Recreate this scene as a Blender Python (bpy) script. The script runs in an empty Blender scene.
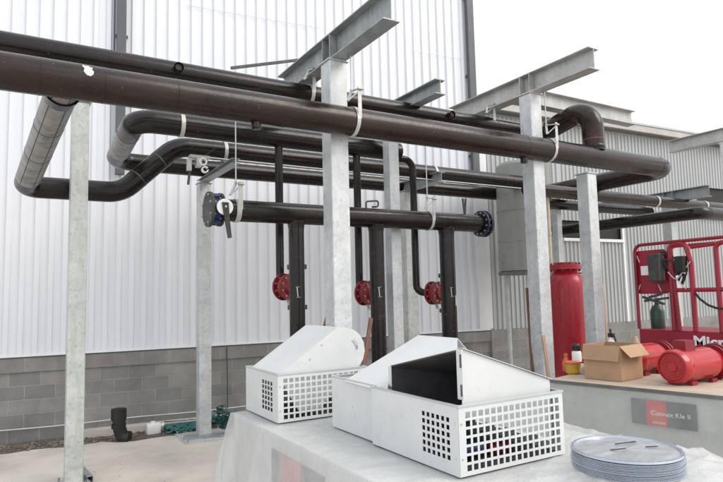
import bpy, bmesh, math, random
from mathutils import Vector, Matrix, noise
random.seed(7)
SC = bpy.context.scene
COL = SC.collection
PI = math.pi
H = 2.15                                   # eye height

# ------------------------------------------------------------------ camera frame
F = 588.0
def _n(v): return v.normalized()
Xc = _n(Vector((989, 29, F))); Yc = _n(Vector((-351, 61, F)))
Yc = _n(Yc - Xc * Yc.dot(Xc)); Zc = Xc.cross(Yc)      # right, down, forward components
if Zc.y > 0: Zc = -Zc
right = Vector((Xc.x, Yc.x, Zc.x)); down = Vector((Xc.y, Yc.y, Zc.y)); fwd = Vector((Xc.z, Yc.z, Zc.z))
def ray(u, v): return right * (u - 361.5) + down * (v - 241) + fwd * F
CAMP = Vector((0, 0, H))
def pz(u, v, z): r = ray(u, v); return CAMP + r * ((z - H) / r.z)
def py(u, v, y): r = ray(u, v); return CAMP + r * (y / r.y)
def px(u, v, x): r = ray(u, v); return CAMP + r * (x / r.x)
def proj(p):
    q = Vector(p) - CAMP
    d = q.dot(fwd); return (361.5 + F * q.dot(right) / d, 241 + F * q.dot(down) / d, d)

cd = bpy.data.cameras.new('camera'); cam = bpy.data.objects.new('camera', cd); COL.objects.link(cam)
cd.sensor_width = 36; cd.lens = 36 * F / 723; cd.clip_start = .05; cd.clip_end = 600
M = Matrix((right, -down, -fwd)).transposed().to_4x4(); M.translation = CAMP
cam.matrix_world = M
SC.camera = cam

# ------------------------------------------------------------------ materials
MATS = {}
def newmat(name):
    m = bpy.data.materials.new(name); m.use_nodes = True
    nt = m.node_tree; b = nt.nodes['Principled BSDF']
    return m, nt, b
def nd(nt, t, **k):
    n = nt.nodes.new(t)
    for a, v in k.items():
        if a in n.inputs.keys(): n.inputs[a].default_value = v
        else: setattr(n, a, v)
    return n
def mapping(nt, scale=(1, 1, 1), coord='Object'):
    tc = nd(nt, 'ShaderNodeTexCoord'); mp = nd(nt, 'ShaderNodeMapping')
    mp.inputs['Scale'].default_value = scale
    nt.links.new(tc.outputs[coord], mp.inputs['Vector']); return mp.outputs['Vector']
def ramp(nt, fac, stops):
    r = nd(nt, 'ShaderNodeValToRGB'); e = r.color_ramp.elements
    while len(e) < len(stops): e.new(.5)
    for i, (p, c) in enumerate(stops):
        e[i].position = p; e[i].color = (c[0], c[1], c[2], 1) if not isinstance(c, (int, float)) else (c, c, c, 1)
    nt.links.new(fac, r.inputs[0]); return r.outputs[0]
def mixc(nt, fac, a, b, mode='MIX'):
    m = nd(nt, 'ShaderNodeMix', data_type='RGBA', blend_type=mode)
    for s, v in ((m.inputs[0], fac), (m.inputs[6], a), (m.inputs[7], b)):
        if isinstance(v, (int, float)): s.default_value = v
        elif isinstance(v, tuple): s.default_value = (v[0], v[1], v[2], 1)
        else: nt.links.new(v, s)
    return m.outputs[2]
def noisetex(nt, vec, scale, detail=4, rough=.55):
    n = nd(nt, 'ShaderNodeTexNoise'); n.inputs['Scale'].default_value = scale
    n.inputs['Detail'].default_value = detail; n.inputs['Roughness'].default_value = rough
    nt.links.new(vec, n.inputs['Vector']); return n.outputs['Fac']
def bump(nt, b, h, strength=.2, dist=.01):
    bm_ = nd(nt, 'ShaderNodeBump'); bm_.inputs['Strength'].default_value = strength; bm_.inputs['Distance'].default_value = dist
    nt.links.new(h, bm_.inputs['Height']); nt.links.new(bm_.outputs[0], b.inputs['Normal'])
def simple(name, col, rough=.5, metal=0, var=.25, scale=6, bmp=.08, stretch=(1, 1, 1)):
    m, nt, b = newmat(name)
    v = mapping(nt, stretch)
    f = noisetex(nt, v, scale, 5, .6)
    lo = tuple(c * (1 - var) for c in col); hi = tuple(min(1, c * (1 + var)) for c in col)
    c = ramp(nt, f, [(.3, lo), (.7, hi)])
    nt.links.new(c, b.inputs['Base Color'])
    f2 = noisetex(nt, v, scale * 7, 3)
    rr = ramp(nt, f2, [(.3, max(0, rough - .1)), (.7, min(1, rough + .1))])
    nt.links.new(rr, b.inputs['Roughness'])
    b.inputs['Metallic'].default_value = metal
    if bmp: bump(nt, b, f2, bmp, .004)
    MATS[name] = m; return m

def pipe_mat(name, base, warm, dust):
    m, nt, b = newmat(name)
    v = mapping(nt)
    f = noisetex(nt, v, 2.2, 6, .65); f3 = noisetex(nt, v, 14, 5, .7)
    c = ramp(nt, f, [(.35, base), (.68, warm)])
    fs_ = noisetex(nt, mapping(nt, (.35, 5, 5)), 2.6, 6, .7)
    d = ramp(nt, fs_, [(.54, 0), (.8, .6)])
    c = mixc(nt, d, c, dust)
    v2 = mapping(nt, (1.3, 1.3, 1.3)); f4 = noisetex(nt, v2, 31, 2, .5)
    s = ramp(nt, f4, [(.73, 0), (.76, .7)])
    c = mixc(nt, s, c, (.22, .2, .18))
    nt.links.new(c, b.inputs['Base Color'])
    nt.links.new(ramp(nt, f3, [(.3, .16), (.75, .36)]), b.inputs['Roughness'])
    b.inputs['Specular IOR Level'].default_value = .36
    bump(nt, b, f3, .22, .006)
    MATS[name] = m
pipe_mat('pipe', (.009, .0048, .0036), (.028, .0145, .010), (.10, .066, .05))
pipe_mat('pipe_dark', (.005, .0032, .003), (.012, .0075, .0065), (.06, .043, .036))

# mottled grey pipe, much paler than the brown runs
m, nt, b = newmat('pipe_grey'); v = mapping(nt); f = noisetex(nt, v, 7, 6, .7)
c = ramp(nt, f, [(.3, (.13, .125, .115)), (.5, (.27, .265, .25)), (.75, (.36, .355, .34))])
nt.links.new(c, b.inputs['Base Color']); b.inputs['Roughness'].default_value = .45; b.inputs['Metallic'].default_value = .3
bump(nt, b, f, .25, .006); MATS['pipe_grey'] = m

# galvanised steel
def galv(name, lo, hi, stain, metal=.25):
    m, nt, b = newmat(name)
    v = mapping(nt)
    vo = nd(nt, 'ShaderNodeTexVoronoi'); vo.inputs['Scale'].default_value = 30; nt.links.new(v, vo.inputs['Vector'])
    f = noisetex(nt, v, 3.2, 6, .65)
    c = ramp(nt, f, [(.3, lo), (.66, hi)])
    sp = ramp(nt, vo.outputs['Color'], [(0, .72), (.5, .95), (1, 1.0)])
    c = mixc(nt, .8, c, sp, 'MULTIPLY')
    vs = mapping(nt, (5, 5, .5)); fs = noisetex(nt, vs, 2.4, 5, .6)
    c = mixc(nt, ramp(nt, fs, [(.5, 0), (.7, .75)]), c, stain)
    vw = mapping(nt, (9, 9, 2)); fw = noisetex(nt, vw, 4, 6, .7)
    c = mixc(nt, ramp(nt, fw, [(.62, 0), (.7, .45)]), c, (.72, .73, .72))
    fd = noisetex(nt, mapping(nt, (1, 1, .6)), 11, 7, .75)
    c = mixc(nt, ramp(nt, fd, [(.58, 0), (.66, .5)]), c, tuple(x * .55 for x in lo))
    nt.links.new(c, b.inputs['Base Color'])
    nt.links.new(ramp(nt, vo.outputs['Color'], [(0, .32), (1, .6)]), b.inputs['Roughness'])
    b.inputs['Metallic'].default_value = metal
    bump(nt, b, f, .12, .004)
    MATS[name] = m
galv('galv', (.44, .465, .48), (.66, .68, .69), (.50, .52, .47))
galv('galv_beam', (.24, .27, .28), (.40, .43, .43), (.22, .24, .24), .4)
galv('galv_glare', (.36, .37, .365), (.54, .54, .52), (.40, .39, .36), .3)  # galv_beam made paler and warmer: glare on the right-hand beams painted into the colour
galv('galv_green', (.42, .45, .44), (.62, .64, .61), (.40, .44, .36))

# cladding
def clad(name, col, streak, bands=0):
    m, nt, b = newmat(name)
    v = mapping(nt, (1, 1, .12)); f = noisetex(nt, v, 3, 5, .6)
    v2 = mapping(nt); f2 = noisetex(nt, v2, .8, 4, .6)
    c = ramp(nt, f, [(.35, col), (.7, tuple(x * .95 for x in col))])
    c = mixc(nt, ramp(nt, f2, [(.45, 0), (.8, .35)]), c, streak)
    nt.links.new(c, b.inputs['Base Color']); b.inputs['Roughness'].default_value = .42
    bump(nt, b, f2, .1, .02)
    MATS[name] = m
clad('white_clad', (.71, .73, .765), (.67, .69, .725))
clad('grey_clad', (.43, .445, .44), (.33, .345, .34))
simple('white_trim', (.74, .75, .76), .4, 0, .06, 3, .03)
simple('fascia', (.42, .40, .37), .5, 0, .12, 3)
simple('flashing', (.07, .075, .08), .5, 0, .2, 5)
simple('downpipe', (.085, .093, .10), .5, 0, .12, 4)
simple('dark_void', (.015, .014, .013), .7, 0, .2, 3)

# block work: local x along the wall, local z up
m, nt, b = newmat('blockwork')
tc = nd(nt, 'ShaderNodeTexCoord'); sx = nd(nt, 'ShaderNodeSeparateXYZ'); cx = nd(nt, 'ShaderNodeCombineXYZ')
nt.links.new(tc.outputs['Object'], sx.inputs[0]); nt.links.new(sx.outputs[0], cx.inputs[0]); nt.links.new(sx.outputs[2], cx.inputs[1])
br = nd(nt, 'ShaderNodeTexBrick'); nt.links.new(cx.outputs[0], br.inputs['Vector'])
br.inputs['Scale'].default_value = 1; br.inputs['Brick Width'].default_value = .427; br.inputs['Row Height'].default_value = .2133
br.inputs['Mortar Size'].default_value = .008; br.inputs['Mortar Smooth'].default_value = .3; br.inputs['Bias'].default_value = .1
br.inputs['Color1'].default_value = (.215, .215, .212, 1); br.inputs['Color2'].default_value = (.315, .30, .285, 1); br.inputs['Mortar'].default_value = (.36, .35, .335, 1)
v = mapping(nt); f = noisetex(nt, v, 1.3, 6, .65); f2 = noisetex(nt, v, 60, 4, .7)
c = mixc(nt, .75, br.outputs['Color'], ramp(nt, f, [(.3, .5), (.7, 1.2)]), 'MULTIPLY')
f5 = noisetex(nt, v, .55, 3)
c = mixc(nt, ramp(nt, f5, [(.5, 0), (.68, .35)]), c, (.17, .19, .16))
c = mixc(nt, .3, c, ramp(nt, f2, [(.3, .5), (.7, 1.3)]), 'MULTIPLY')
nt.links.new(c, b.inputs['Base Color']); b.inputs['Roughness'].default_value = .9
mm = nd(nt, 'ShaderNodeMath', operation='MULTIPLY_ADD'); nt.links.new(br.outputs['Fac'], mm.inputs[0]); mm.inputs[1].default_value = -1.2; nt.links.new(f2, mm.inputs[2])
bump(nt, b, mm.outputs[0], .7, .006); MATS['blockwork'] = m

# concrete ground
m, nt, b = newmat('concrete'); v = mapping(nt)
f = noisetex(nt, v, .9, 7, .65); f2 = noisetex(nt, v, 45, 5, .7); f3 = noisetex(nt, v, 3.2, 6, .7)
c = ramp(nt, f, [(.3, (.43, .40, .35)), (.5, (.56, .52, .455)), (.72, (.65, .615, .55))])
c = mixc(nt, ramp(nt, f3, [(.55, 0), (.72, .5)]), c, (.37, .335, .29))
c = mixc(nt, .3, c, ramp(nt, f2, [(.35, .7), (.65, 1.15)]), 'MULTIPLY')
nt.links.new(c, b.inputs['Base Color']); b.inputs['Roughness'].default_value = .85
bump(nt, b, f2, .35, .004); MATS['concrete'] = m
simple('soil', (.12, .10, .075), .95, 0, .45, 9, .5)
simple('stone', (.18, .15, .115), .9, 0, .6, 3, .3)

# painted white sheet metal
m, nt, b = newmat('hood_white'); v = mapping(nt)
f = noisetex(nt, v, 2.0, 5, .6); f2 = noisetex(nt, v, 5.5, 7, .75); f3 = noisetex(nt, mapping(nt, (1, 1, .25)), 14, 5, .7)
c = ramp(nt, f, [(.3, (.57, .59, .585)), (.7, (.65, .665, .66))])
c = mixc(nt, ramp(nt, f2, [(.56, 0), (.78, .5)]), c, (.42, .42, .40))
c = mixc(nt, ramp(nt, f3, [(.6, 0), (.72, .25)]), c, (.40, .39, .36))
nt.links.new(c, b.inputs['Base Color']); nt.links.new(ramp(nt, f2, [(.3, .28), (.7, .5)]), b.inputs['Roughness'])
bump(nt, b, f, .25, .03); MATS['hood_white'] = m
simple('hood_edge', (.50, .52, .52), .4, .2, .05, 3, .03)
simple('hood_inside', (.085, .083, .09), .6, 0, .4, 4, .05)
simple('plinth_grey', (.56, .57, .55), .5, 0, .1, 2, .05)
# clear-white poly sheet
m, nt, b = newmat('poly_sheet'); v = mapping(nt)
f = noisetex(nt, v, 3, 6, .6); f2 = noisetex(nt, mapping(nt, (1, 1, .45)), 7, 8, .72)
nt.links.new(ramp(nt, f, [(.3, (.74, .75, .73)), (.7, (.86, .87, .86))]), b.inputs['Base Color'])
b.inputs['Roughness'].default_value = .2
bump(nt, b, f2, .8, .03)
tr = nd(nt, 'ShaderNodeBsdfTransparent'); ms = nd(nt, 'ShaderNodeMixShader'); out = nt.nodes['Material Output']
nt.links.new(ramp(nt, f, [(.3, .42), (.7, .62)]), ms.inputs[0])
nt.links.new(b.outputs[0], ms.inputs[1]); nt.links.new(tr.outputs[0], ms.inputs[2]); nt.links.new(ms.outputs[0], out.inputs[0])
MATS['poly_sheet'] = m

m, nt, b = newmat('clear_film'); v = mapping(nt); f = noisetex(nt, v, 2.5, 5, .6); f2 = noisetex(nt, mapping(nt, (1, 1, .5)), 8, 6, .7)
b.inputs['Base Color'].default_value = (.8, .81, .79, 1); b.inputs['Roughness'].default_value = .22; bump(nt, b, f2, .5, .02)
tr = nd(nt, 'ShaderNodeBsdfTransparent'); ms = nd(nt, 'ShaderNodeMixShader'); out = nt.nodes['Material Output']
nt.links.new(ramp(nt, f, [(.3, .70), (.7, .88)]), ms.inputs[0])
nt.links.new(b.outputs[0], ms.inputs[1]); nt.links.new(tr.outputs[0], ms.inputs[2]); nt.links.new(ms.outputs[0], out.inputs[0])
MATS['clear_film'] = m
simple('wood_top', (.46, .38, .29), .7, 0, .2, 5, .15, (1, .3, 1))
simple('wrap_grey', (.42, .435, .42), .3, 0, .14, 2.4, .3)
simple('edge_dark', (.12, .12, .12), .5, 0, .2, 4)
simple('label_red', (.50, .06, .055), .4, 0, .12, 6, 0)
simple('label_grey', (.09, .095, .10), .4, 0, .12, 6, 0)
simple('print_white', (.8, .8, .8), .5, 0, .03, 6, 0)
simple('print_soft', (.7, .7, .7), .5, 0, .15, 20, 0)
simple('print_pale', (.42, .42, .42), .5, 0, .2, 20, 0)
simple('red_paint', (.31, .009, .020), .3, 0, .12, 1.5, .0)
simple('red_dark', (.21, .008, .018), .45, 0, .25, 4, .0)
simple('valve_red', (.20, .008, .014), .4, 0, .2, 9, .05)
simple('lift_red', (.27, .008, .026), .38, 0, .15, 2, .0)
simple('motor_red', (.40, .022, .028), .2, 0, .1, 2, .0)
simple('blue_paint', (.012, .03, .11), .4, 0, .35, 8, .05)
simple('blue_dark', (.008, .012, .035), .4, 0, .5, 14, .1)
simple('lid_metal', (.42, .44, .45), .33, .35, .16, 3, .15, (1, 5, 1))
simple('black_plastic', (.012, .012, .012), .45, 0, .3, 6, .05)
simple('black_rubber', (.02, .02, .02), .7, 0, .3, 6, .1)
simple('dark_steel', (.06, .06, .06), .5, .3, .4, 12, .1)
simple('bolt', (.35, .35, .34), .4, .6, .2, 12, 0)
simple('strap', (.50, .50, .47), .45, .2, .15, 12, .05)
simple('cardboard', (.40, .255, .15), .8, 0, .1, 5, .1)
simple('cardboard_in', (.34, .22, .13), .85, 0, .1, 5, .1)
simple('tape', (.52, .38, .22), .3, 0, .05, 5, 0)
simple('tank_grey', (.25, .258, .235), .32, .1, .1, 1.5, .05)
simple('cyl_green', (.02, .052, .038), .35, 0, .15, 6, .03)
simple('teal_net', (.025, .13, .125), .6, 0, .4, 10, .2)
simple('teal_dark', (.02, .07, .10), .6, 0, .4, 10, .2)
simple('white_plastic', (.8, .8, .78), .4, 0, .04, 6, .02)
simple('yellow_plastic', (.55, .35, .04), .45, 0, .2, 8, .05)
simple('orange_plastic', (.60, .13, .05), .45, 0, .2, 8, .05)
simple('wood', (.17, .085, .055), .75, 0, .3, 8, .2, (6, 6, .6))
simple('wood_pale', (.40, .27, .20), .7, 0, .15, 8, .2, (6, 6, .6))
simple('cream', (.55, .50, .38), .5, 0, .1, 8, .05)
simple('wire', (.55, .56, .55), .5, 0, .1, 8, 0)
simple('coil_grey', (.42, .47, .53), .28, .6, .12, 5, .08)
simple('glove', (.62, .58, .48), .8, 0, .2, 8, .2)
simple('weld_rust', (.23, .055, .035), .6, .1, .3, 30, .2)

# ------------------------------------------------------------------ object helpers
def chain_loc(o):
    l = Vector((0, 0, 0))
    while o: l += o.location; o = o.parent
    return l
SPLIT = {'bolt', 'anchor_bolt', 'bracket', 'union_collar', 'rivet', 'reflector', 'strap_end', 'slot', 'open_stub', 'clamp_body', 'u_bolt', 'clamp_rod', 'lifting_lug', 'top_rail', 'scissor_arm', 'rail_post', 'nut', 'tool_tray', 'cable', 'hose_bundle', 'lid_flange_', 'terminal_box', 'foot', 'duct_lining', 'seam', 'flange_lip'}
def obj(name, bm, mat, parent=None, local=False, smooth=False, origin=None):
    if name in SPLIT:
        bm.verts.index_update(); seen = set(); groups = []
        for v in bm.verts:
            if v in seen: continue
            st = [v]; seen.add(v); g = []
            while st:
                x = st.pop(); g.append(x)
                for e in x.link_edges:
                    y = e.other_vert(x)
                    if y not in seen: seen.add(y); st.append(y)
            groups.append(g)
        if len(groups) > 1:
            first = None
            for g in groups:
                nb_ = bmesh.new(); mp = {v: nb_.verts.new(v.co) for v in g}; done = set()
                for v in g:
                    for f in v.link_faces:
                        if f not in done: done.add(f); nb_.faces.new([mp[q] for q in f.verts])
                o = _obj(name, nb_, mat, parent, local, smooth, origin); first = first or o
            bm.free(); return first
    return _obj(name, bm, mat, parent, local, smooth, origin)
def _obj(name, bm, mat, parent=None, local=False, smooth=False, origin=None):
    """link a bmesh as ONE mesh object; world coordinates unless local"""
    if not local:
        off = chain_loc(parent) if parent else (Vector(origin) if origin else Vector((0, 0, 0)))
        bmesh.ops.translate(bm, verts=bm.verts, vec=-off)
    bmesh.ops.recalc_face_normals(bm, faces=bm.faces)
    me = bpy.data.meshes.new(name); 
    if smooth:
        for f in bm.faces: f.smooth = True
        for e in bm.edges:
            if len(e.link_faces) == 2 and e.calc_face_angle(0) > .6: e.smooth = False
    bm.to_mesh(me); bm.free()
    me.materials.append(MATS[mat])
    o = bpy.data.objects.new(name, me); COL.objects.link(o)
    if parent: o.parent = parent
    elif origin and not local: o.location = origin
    return o
def tag(o, label=None, cat=None, group=None, kind=None):
    if label: o['label'] = label
    if cat: o['category'] = cat
    if group: o['group'] = group
    if kind: o['kind'] = kind
    return o
def thing(name, label, cat, loc=(0, 0, 0), rotz=0, group=None):
    o = bpy.data.objects.new(name, None); COL.objects.link(o)
    o.location = loc; o.rotation_euler = (0, 0, rotz); o.empty_display_size = .1
    return tag(o, label, cat, group)
def BM(): return bmesh.new()
def box(bm, a, b, bev=0):
    a = Vector(a); b = Vector(b)
    r = bmesh.ops.create_cube(bm, size=1)
    vs = r['verts']; c = (a + b) / 2; s = b - a
    for v in vs: v.co = Vector((v.co.x * s.x, v.co.y * s.y, v.co.z * s.z)) + c
    if bev:
        es = list({e for v in vs for e in v.link_edges})
        bmesh.ops.bevel(bm, geom=es, offset=bev, segments=2, affect='EDGES', profile=.5)
    return bm
def frame_for(d):
    d = d.normalized(); up = Vector((0, 0, 1)) if abs(d.z) < .95 else Vector((0, 1, 0))
    s = d.cross(up).normalized(); return s, s.cross(d).normalized()
def bar(bm, a, b, w, h=None, bev=0):
    """rectangular bar between two points"""
    h = h or w; a = Vector(a); b = Vector(b); s, t = frame_for(b - a)
    vs = []
    for p in (a, b):
        for i, j in ((-1, -1), (1, -1), (1, 1), (-1, 1)): vs.append(bm.verts.new(p + s * (i * w / 2) + t * (j * h / 2)))
    for k in range(4): bm.faces.new((vs[k], vs[(k + 1) % 4], vs[4 + (k + 1) % 4], vs[4 + k]))
    bm.faces.new(vs[0:4][::-1]); bm.faces.new(vs[4:8]); return bm
def cyl(bm, a, b, r, r2=None, n=20, cap=True):
    a = Vector(a); b = Vector(b); r2 = r if r2 is None else r2; s, t = frame_for(b - a)
    A = [bm.verts.new(a + (s * math.cos(k * 2 * PI / n) + t * math.sin(k * 2 * PI / n)) * r) for k in range(n)]
    B = [bm.verts.new(b + (s * math.cos(k * 2 * PI / n) + t * math.sin(k * 2 * PI / n)) * r2) for k in range(n)]
    for k in range(n): bm.faces.new((A[k], A[(k + 1) % n], B[(k + 1) % n], B[k]))
    if cap: bm.faces.new(A[::-1]); bm.faces.new(B)
    return bm
def fillet(pts, R, n=8):
    pts = [Vector(p) for p in pts]; out = [pts[0]]
    for i in range(1, len(pts) - 1):
        p = pts[i]; a = (pts[i - 1] - p); b = (pts[i + 1] - p); la, lb = a.length, b.length; a.normalize(); b.normalize()
        ang = a.angle(b)
        if ang > PI - .02: out.append(p); continue
        rr = R[i - 1] if isinstance(R, (list, tuple)) else R
        t = min(rr / math.tan(ang / 2), la * .49, lb * .49); rr = t * math.tan(ang / 2)
        c = p + (a + b).normalized() * (rr / math.sin(ang / 2))
        s = p + a * t - c; e = p + b * t - c
        tot = s.angle(e); ax = s.cross(e).normalized()
        for k in range(n + 1): out.append(c + Matrix.Rotation(tot * k / n, 3, ax) @ s)
    out.append(pts[-1]); return out
def tube(bm, path, r, n=24, cap=True, radii=None):
    path = [Vector(p) for p in path]
    d0 = path[1] - path[0]; s, t = frame_for(d0); prev = d0.normalized(); rings = []
    for i, p in enumerate(path):
        if i == 0: d = path[1] - path[0]
        elif i == len(path) - 1: d = path[-1] - path[-2]
        else: d = (path[i] - path[i - 1]).normalized() + (path[i + 1] - path[i]).normalized()
        d = d.normalized(); ax = prev.cross(d)
        if ax.length > 1e-6:
            R_ = Matrix.Rotation(prev.angle(d), 3, ax.normalized()); s = R_ @ s; t = R_ @ t
        prev = d; rr = radii[i] if radii else r
        rings.append([bm.verts.new(p + (s * math.cos(k * 2 * PI / n) + t * math.sin(k * 2 * PI / n)) * rr) for k in range(n)])
    for A, B in zip(rings, rings[1:]):
        for k in range(n): bm.faces.new((A[k], A[(k + 1) % n], B[(k + 1) % n], B[k]))
    if cap: bm.faces.new(rings[0][::-1]); bm.faces.new(rings[-1])
    return bm
def lathe(bm, base, prof, n=32, axis=Vector((0, 0, 1))):
    """prof: (radius, height) list along axis"""
    base = Vector(base); s, t = frame_for(axis); axis = axis.normalized(); rings = []
    for r, h in prof:
        rings.append([bm.verts.new(base + axis * h + (s * math.cos(k * 2 * PI / n) + t * math.sin(k * 2 * PI / n)) * max(r, 1e-4)) for k in range(n)])
    for A, B in zip(rings, rings[1:]):
        for k in range(n): bm.faces.new((A[k], A[(k + 1) % n], B[(k + 1) % n], B[k]))
    bm.faces.new(rings[0][::-1]); bm.faces.new(rings[-1]); return bm
def poly(bm, pts, thick=None):
    """flat polygon, optionally extruded by vector thick"""
    vs = [bm.verts.new(Vector(p)) for p in pts]; f = bm.faces.new(vs)
    if thick is not None:
        r = bmesh.ops.extrude_face_region(bm, geom=[f])
        nv = [g for g in r['geom'] if isinstance(g, bmesh.types.BMVert)]
        bmesh.ops.translate(bm, verts=nv, vec=Vector(thick))
    return bm
def ring_band(bm, c, ax, r, w, t=.006, a0=0, a1=2 * PI, n=24):
    """flat strap bent round an axis: centre c, width w along ax"""
    ax = Vector(ax).normalized(); c = Vector(c); up = Vector((0, 0, 1)); s = ax.cross(up).normalized(); 
    rows = []
    for k in range(n + 1):
        a = a0 + (a1 - a0) * k / n; d = s * math.cos(a) + up * math.sin(a)
        rows.append([bm.verts.new(c + d * q + ax * (e * w / 2)) for q, e in ((r, -1), (r, 1), (r + t, 1), (r + t, -1))])
    for A, B in zip(rows, rows[1:]):
        for k in range(4): bm.faces.new((A[k], A[(k + 1) % 4], B[(k + 1) % 4], B[k]))
    bm.faces.new(rows[0]); bm.faces.new(rows[-1][::-1]); return bm

# ------------------------------------------------------------------ world and sun
w = bpy.data.worlds.new('World'); SC.world = w; w.use_nodes = True; nt = w.node_tree
bg = nt.nodes['Background']
sky = nd(nt, 'ShaderNodeTexSky', sky_type='NISHITA'); sky.sun_disc = False
SUN_EL = math.radians(42); SUN_AZ = math.radians(140)      # azimuth measured from +Y towards +X
sky.sun_elevation = SUN_EL; sky.sun_rotation = SUN_AZ; sky.air_density = 1.0; sky.dust_density = 5
mx = mixc(nt, .78, sky.outputs[0], (13.0, 13.35, 14.1))       # thin bright overcast over the clear sky
nt.links.new(mx, bg.inputs[0]); bg.inputs[1].default_value = .1
sd = bpy.data.lights.new('sun', 'SUN'); sun = bpy.data.objects.new('sun', sd); COL.objects.link(sun)
sd.energy = 1.4; sd.angle = math.radians(34); sd.color = (1, .93, .84)
dirv = Vector((math.sin(SUN_AZ) * math.cos(SUN_EL), math.cos(SUN_AZ) * math.cos(SUN_EL), math.sin(SUN_EL)))
sun.rotation_euler = dirv.to_track_quat('Z', 'Y').to_euler()
SC.view_settings.view_transform = 'Standard'; SC.view_settings.look = 'None'; SC.view_settings.exposure = .32; SC.view_settings.gamma = 1

# ------------------------------------------------------------------ ground
b_ = BM(); s = 120
n_ = 60
vs = [[b_.verts.new((-s + 2 * s * i / n_, -s + 2 * s * j / n_, 0)) for j in range(n_ + 1)] for i in range(n_ + 1)]
for i in range(n_):
    for j in range(n_): b_.faces.new((vs[i][j], vs[i + 1][j], vs[i + 1][j + 1], vs[i][j + 1]))
g = obj('ground', b_, 'concrete'); tag(g, kind='structure')

# ------------------------------------------------------------------ white building
W0 = Vector((-.20, 10.68, 0)); W1 = Vector((8.95, 9.62, 0))
wd = (W1 - W0).normalized(); wa = math.atan2(wd.y, wd.x); WL = (W1 - W0).length
ZB = 1.28; ZT = 10.0; WX0 = -7.0
wb = thing('white_building', 'tall white ribbed steel building on a grey concrete block base', 'building', W0, wa)
def ribbed(L0, L1, z0, z1, pitch, depth, fl=.45):
    """trapezoidal cladding, local x along, facing -y"""
    bm = BM(); x = L0; prof = []
    while x < L1 - 1e-6:
        rib = pitch * .30; sl = pitch * .1
        for dx, y in ((0, 0), (pitch - rib - 2 * sl, 0), (pitch - rib - sl, -depth), (pitch - sl, -depth)):
            if x + dx <= L1: prof.append((x + dx, y))
        x += pitch
    prof.append((L1, 0))
    zs = [z0 + (z1 - z0) * k / 4 for k in range(5)]
    rows = [[bm.verts.new((px_, py_, z)) for px_, py_ in prof] for z in zs]
    for A, B in zip(rows, rows[1:]):
        for k in range(len(prof) - 1): bm.faces.new((A[k], A[k + 1], B[k + 1], B[k]))
    return bm
o = obj('cladding', ribbed(WX0, WL - .06, ZB + .05, ZT, .2, .036), 'white_clad', wb, True)
b_ = BM(); box(b_, (WX0, .02, ZB), (WL, 8, ZT)); obj('wall_core', b_, 'white_trim', wb, True)
b_ = BM(); box(b_, (WX0, -.05, ZB + .02), (WL - .03, .019, ZB + .055)); obj('drip_flashing', b_, 'white_trim', wb, True)
b_ = BM(); box(b_, (WX0, -.035, ZB), (WL, .3, ZB + .019)); obj('sill_flashing', b_, 'flashing', wb, True)
b_ = BM(); box(b_, (WX0, 0, -.3), (WL, 7.9, ZB - .218)); obj('block_wall', b_, 'blockwork', wb, True)
b_ = BM(); box(b_, (WX0, -.03, ZB - .215), (WL, .3, ZB - .002)); obj('cap_course', b_, 'blockwork', wb, True)
b_ = BM(); box(b_, (WL - .30, -.055, ZB + .056), (WL + .03, .3, ZT)); obj('corner_trim', b_, 'white_trim', wb, True)
# downpipes
def downpipe(xl, zb, wdt):
    b = BM(); box(b, (xl - wdt / 2, -.15, zb), (xl + wdt / 2, -.056, ZT), .01); o = obj('downpipe', b, 'downpipe', wb, True)
    b = BM()
    for z in (zb + .6, zb + 2.4, zb + 4.2): box(b, (xl - wdt / 2 - .03, -.058, z), (xl + wdt / 2 + .03, -.03, z + .05))
    obj('bracket', b, 'downpipe', o, True)
def wall_local(u, v):                      # pixel -> local (x, z) on the wall plane
    r = ray(u, v); n = Vector((-wd.y, wd.x, 0)); t = (W0 - CAMP).dot(n) / r.dot(n); p = CAMP + r * t
    return (p - W0).dot(wd), p.z
downpipe(wall_local(120.5, 100)[0], wall_local(120, 176)[1], .15)
downpipe(wall_local(470, 100)[0], wall_local(475, 185)[1], .17)
# dark joint beside the left downpipe and thin sheet seams
b_ = BM(); box(b_, (wall_local(412, 52)[0], -.0385, wall_local(435, 55)[1] - .004), (wall_local(463, 60)[0], -.0365, wall_local(435, 55)[1] + .004)); obj('cladding_seam', b_, 'hood_edge', wb, True)
b_ = BM(); xl = wall_local(114, 60)[0]; box(b_, (xl - .012, -.044, wall_local(120, 60)[1]), (xl + .012, -.0365, ZT)); obj('cladding_joint', b_, 'flashing', wb, True)
b_ = BM()
box(b_, (wall_local(185, 8)[0], -.0385, wall_local(250, 17)[1] - .004), (wall_local(320, 25)[0], -.0365, wall_local(250, 17)[1] + .004))
obj('cladding_seam', b_, 'hood_edge', wb, True)
# cable strung along the block wall
b_ = BM(); x0 = wall_local(0, 427)[0] - 3; cp = []
for k in range(40):
    x = x0 + (WL - x0) * k / 39; cp.append((x, -.05, .215 + .008 * math.sin(k * .9)))
tube(b_, cp, .011, 6); obj('wall_cable', b_, 'wire', wb, True)
# thin reddish conduit on the block wall
b_ = BM(); xa = wall_local(227, 380)[0]; tube(b_, [(xa, -.04, .22), (xa, -.045, .7), (xa - .01, -.045, ZB - .02)], .008, 6); obj('conduit', b_, 'dark_steel', wb, True)
xa = wall_local(503, 300)[0]

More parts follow.
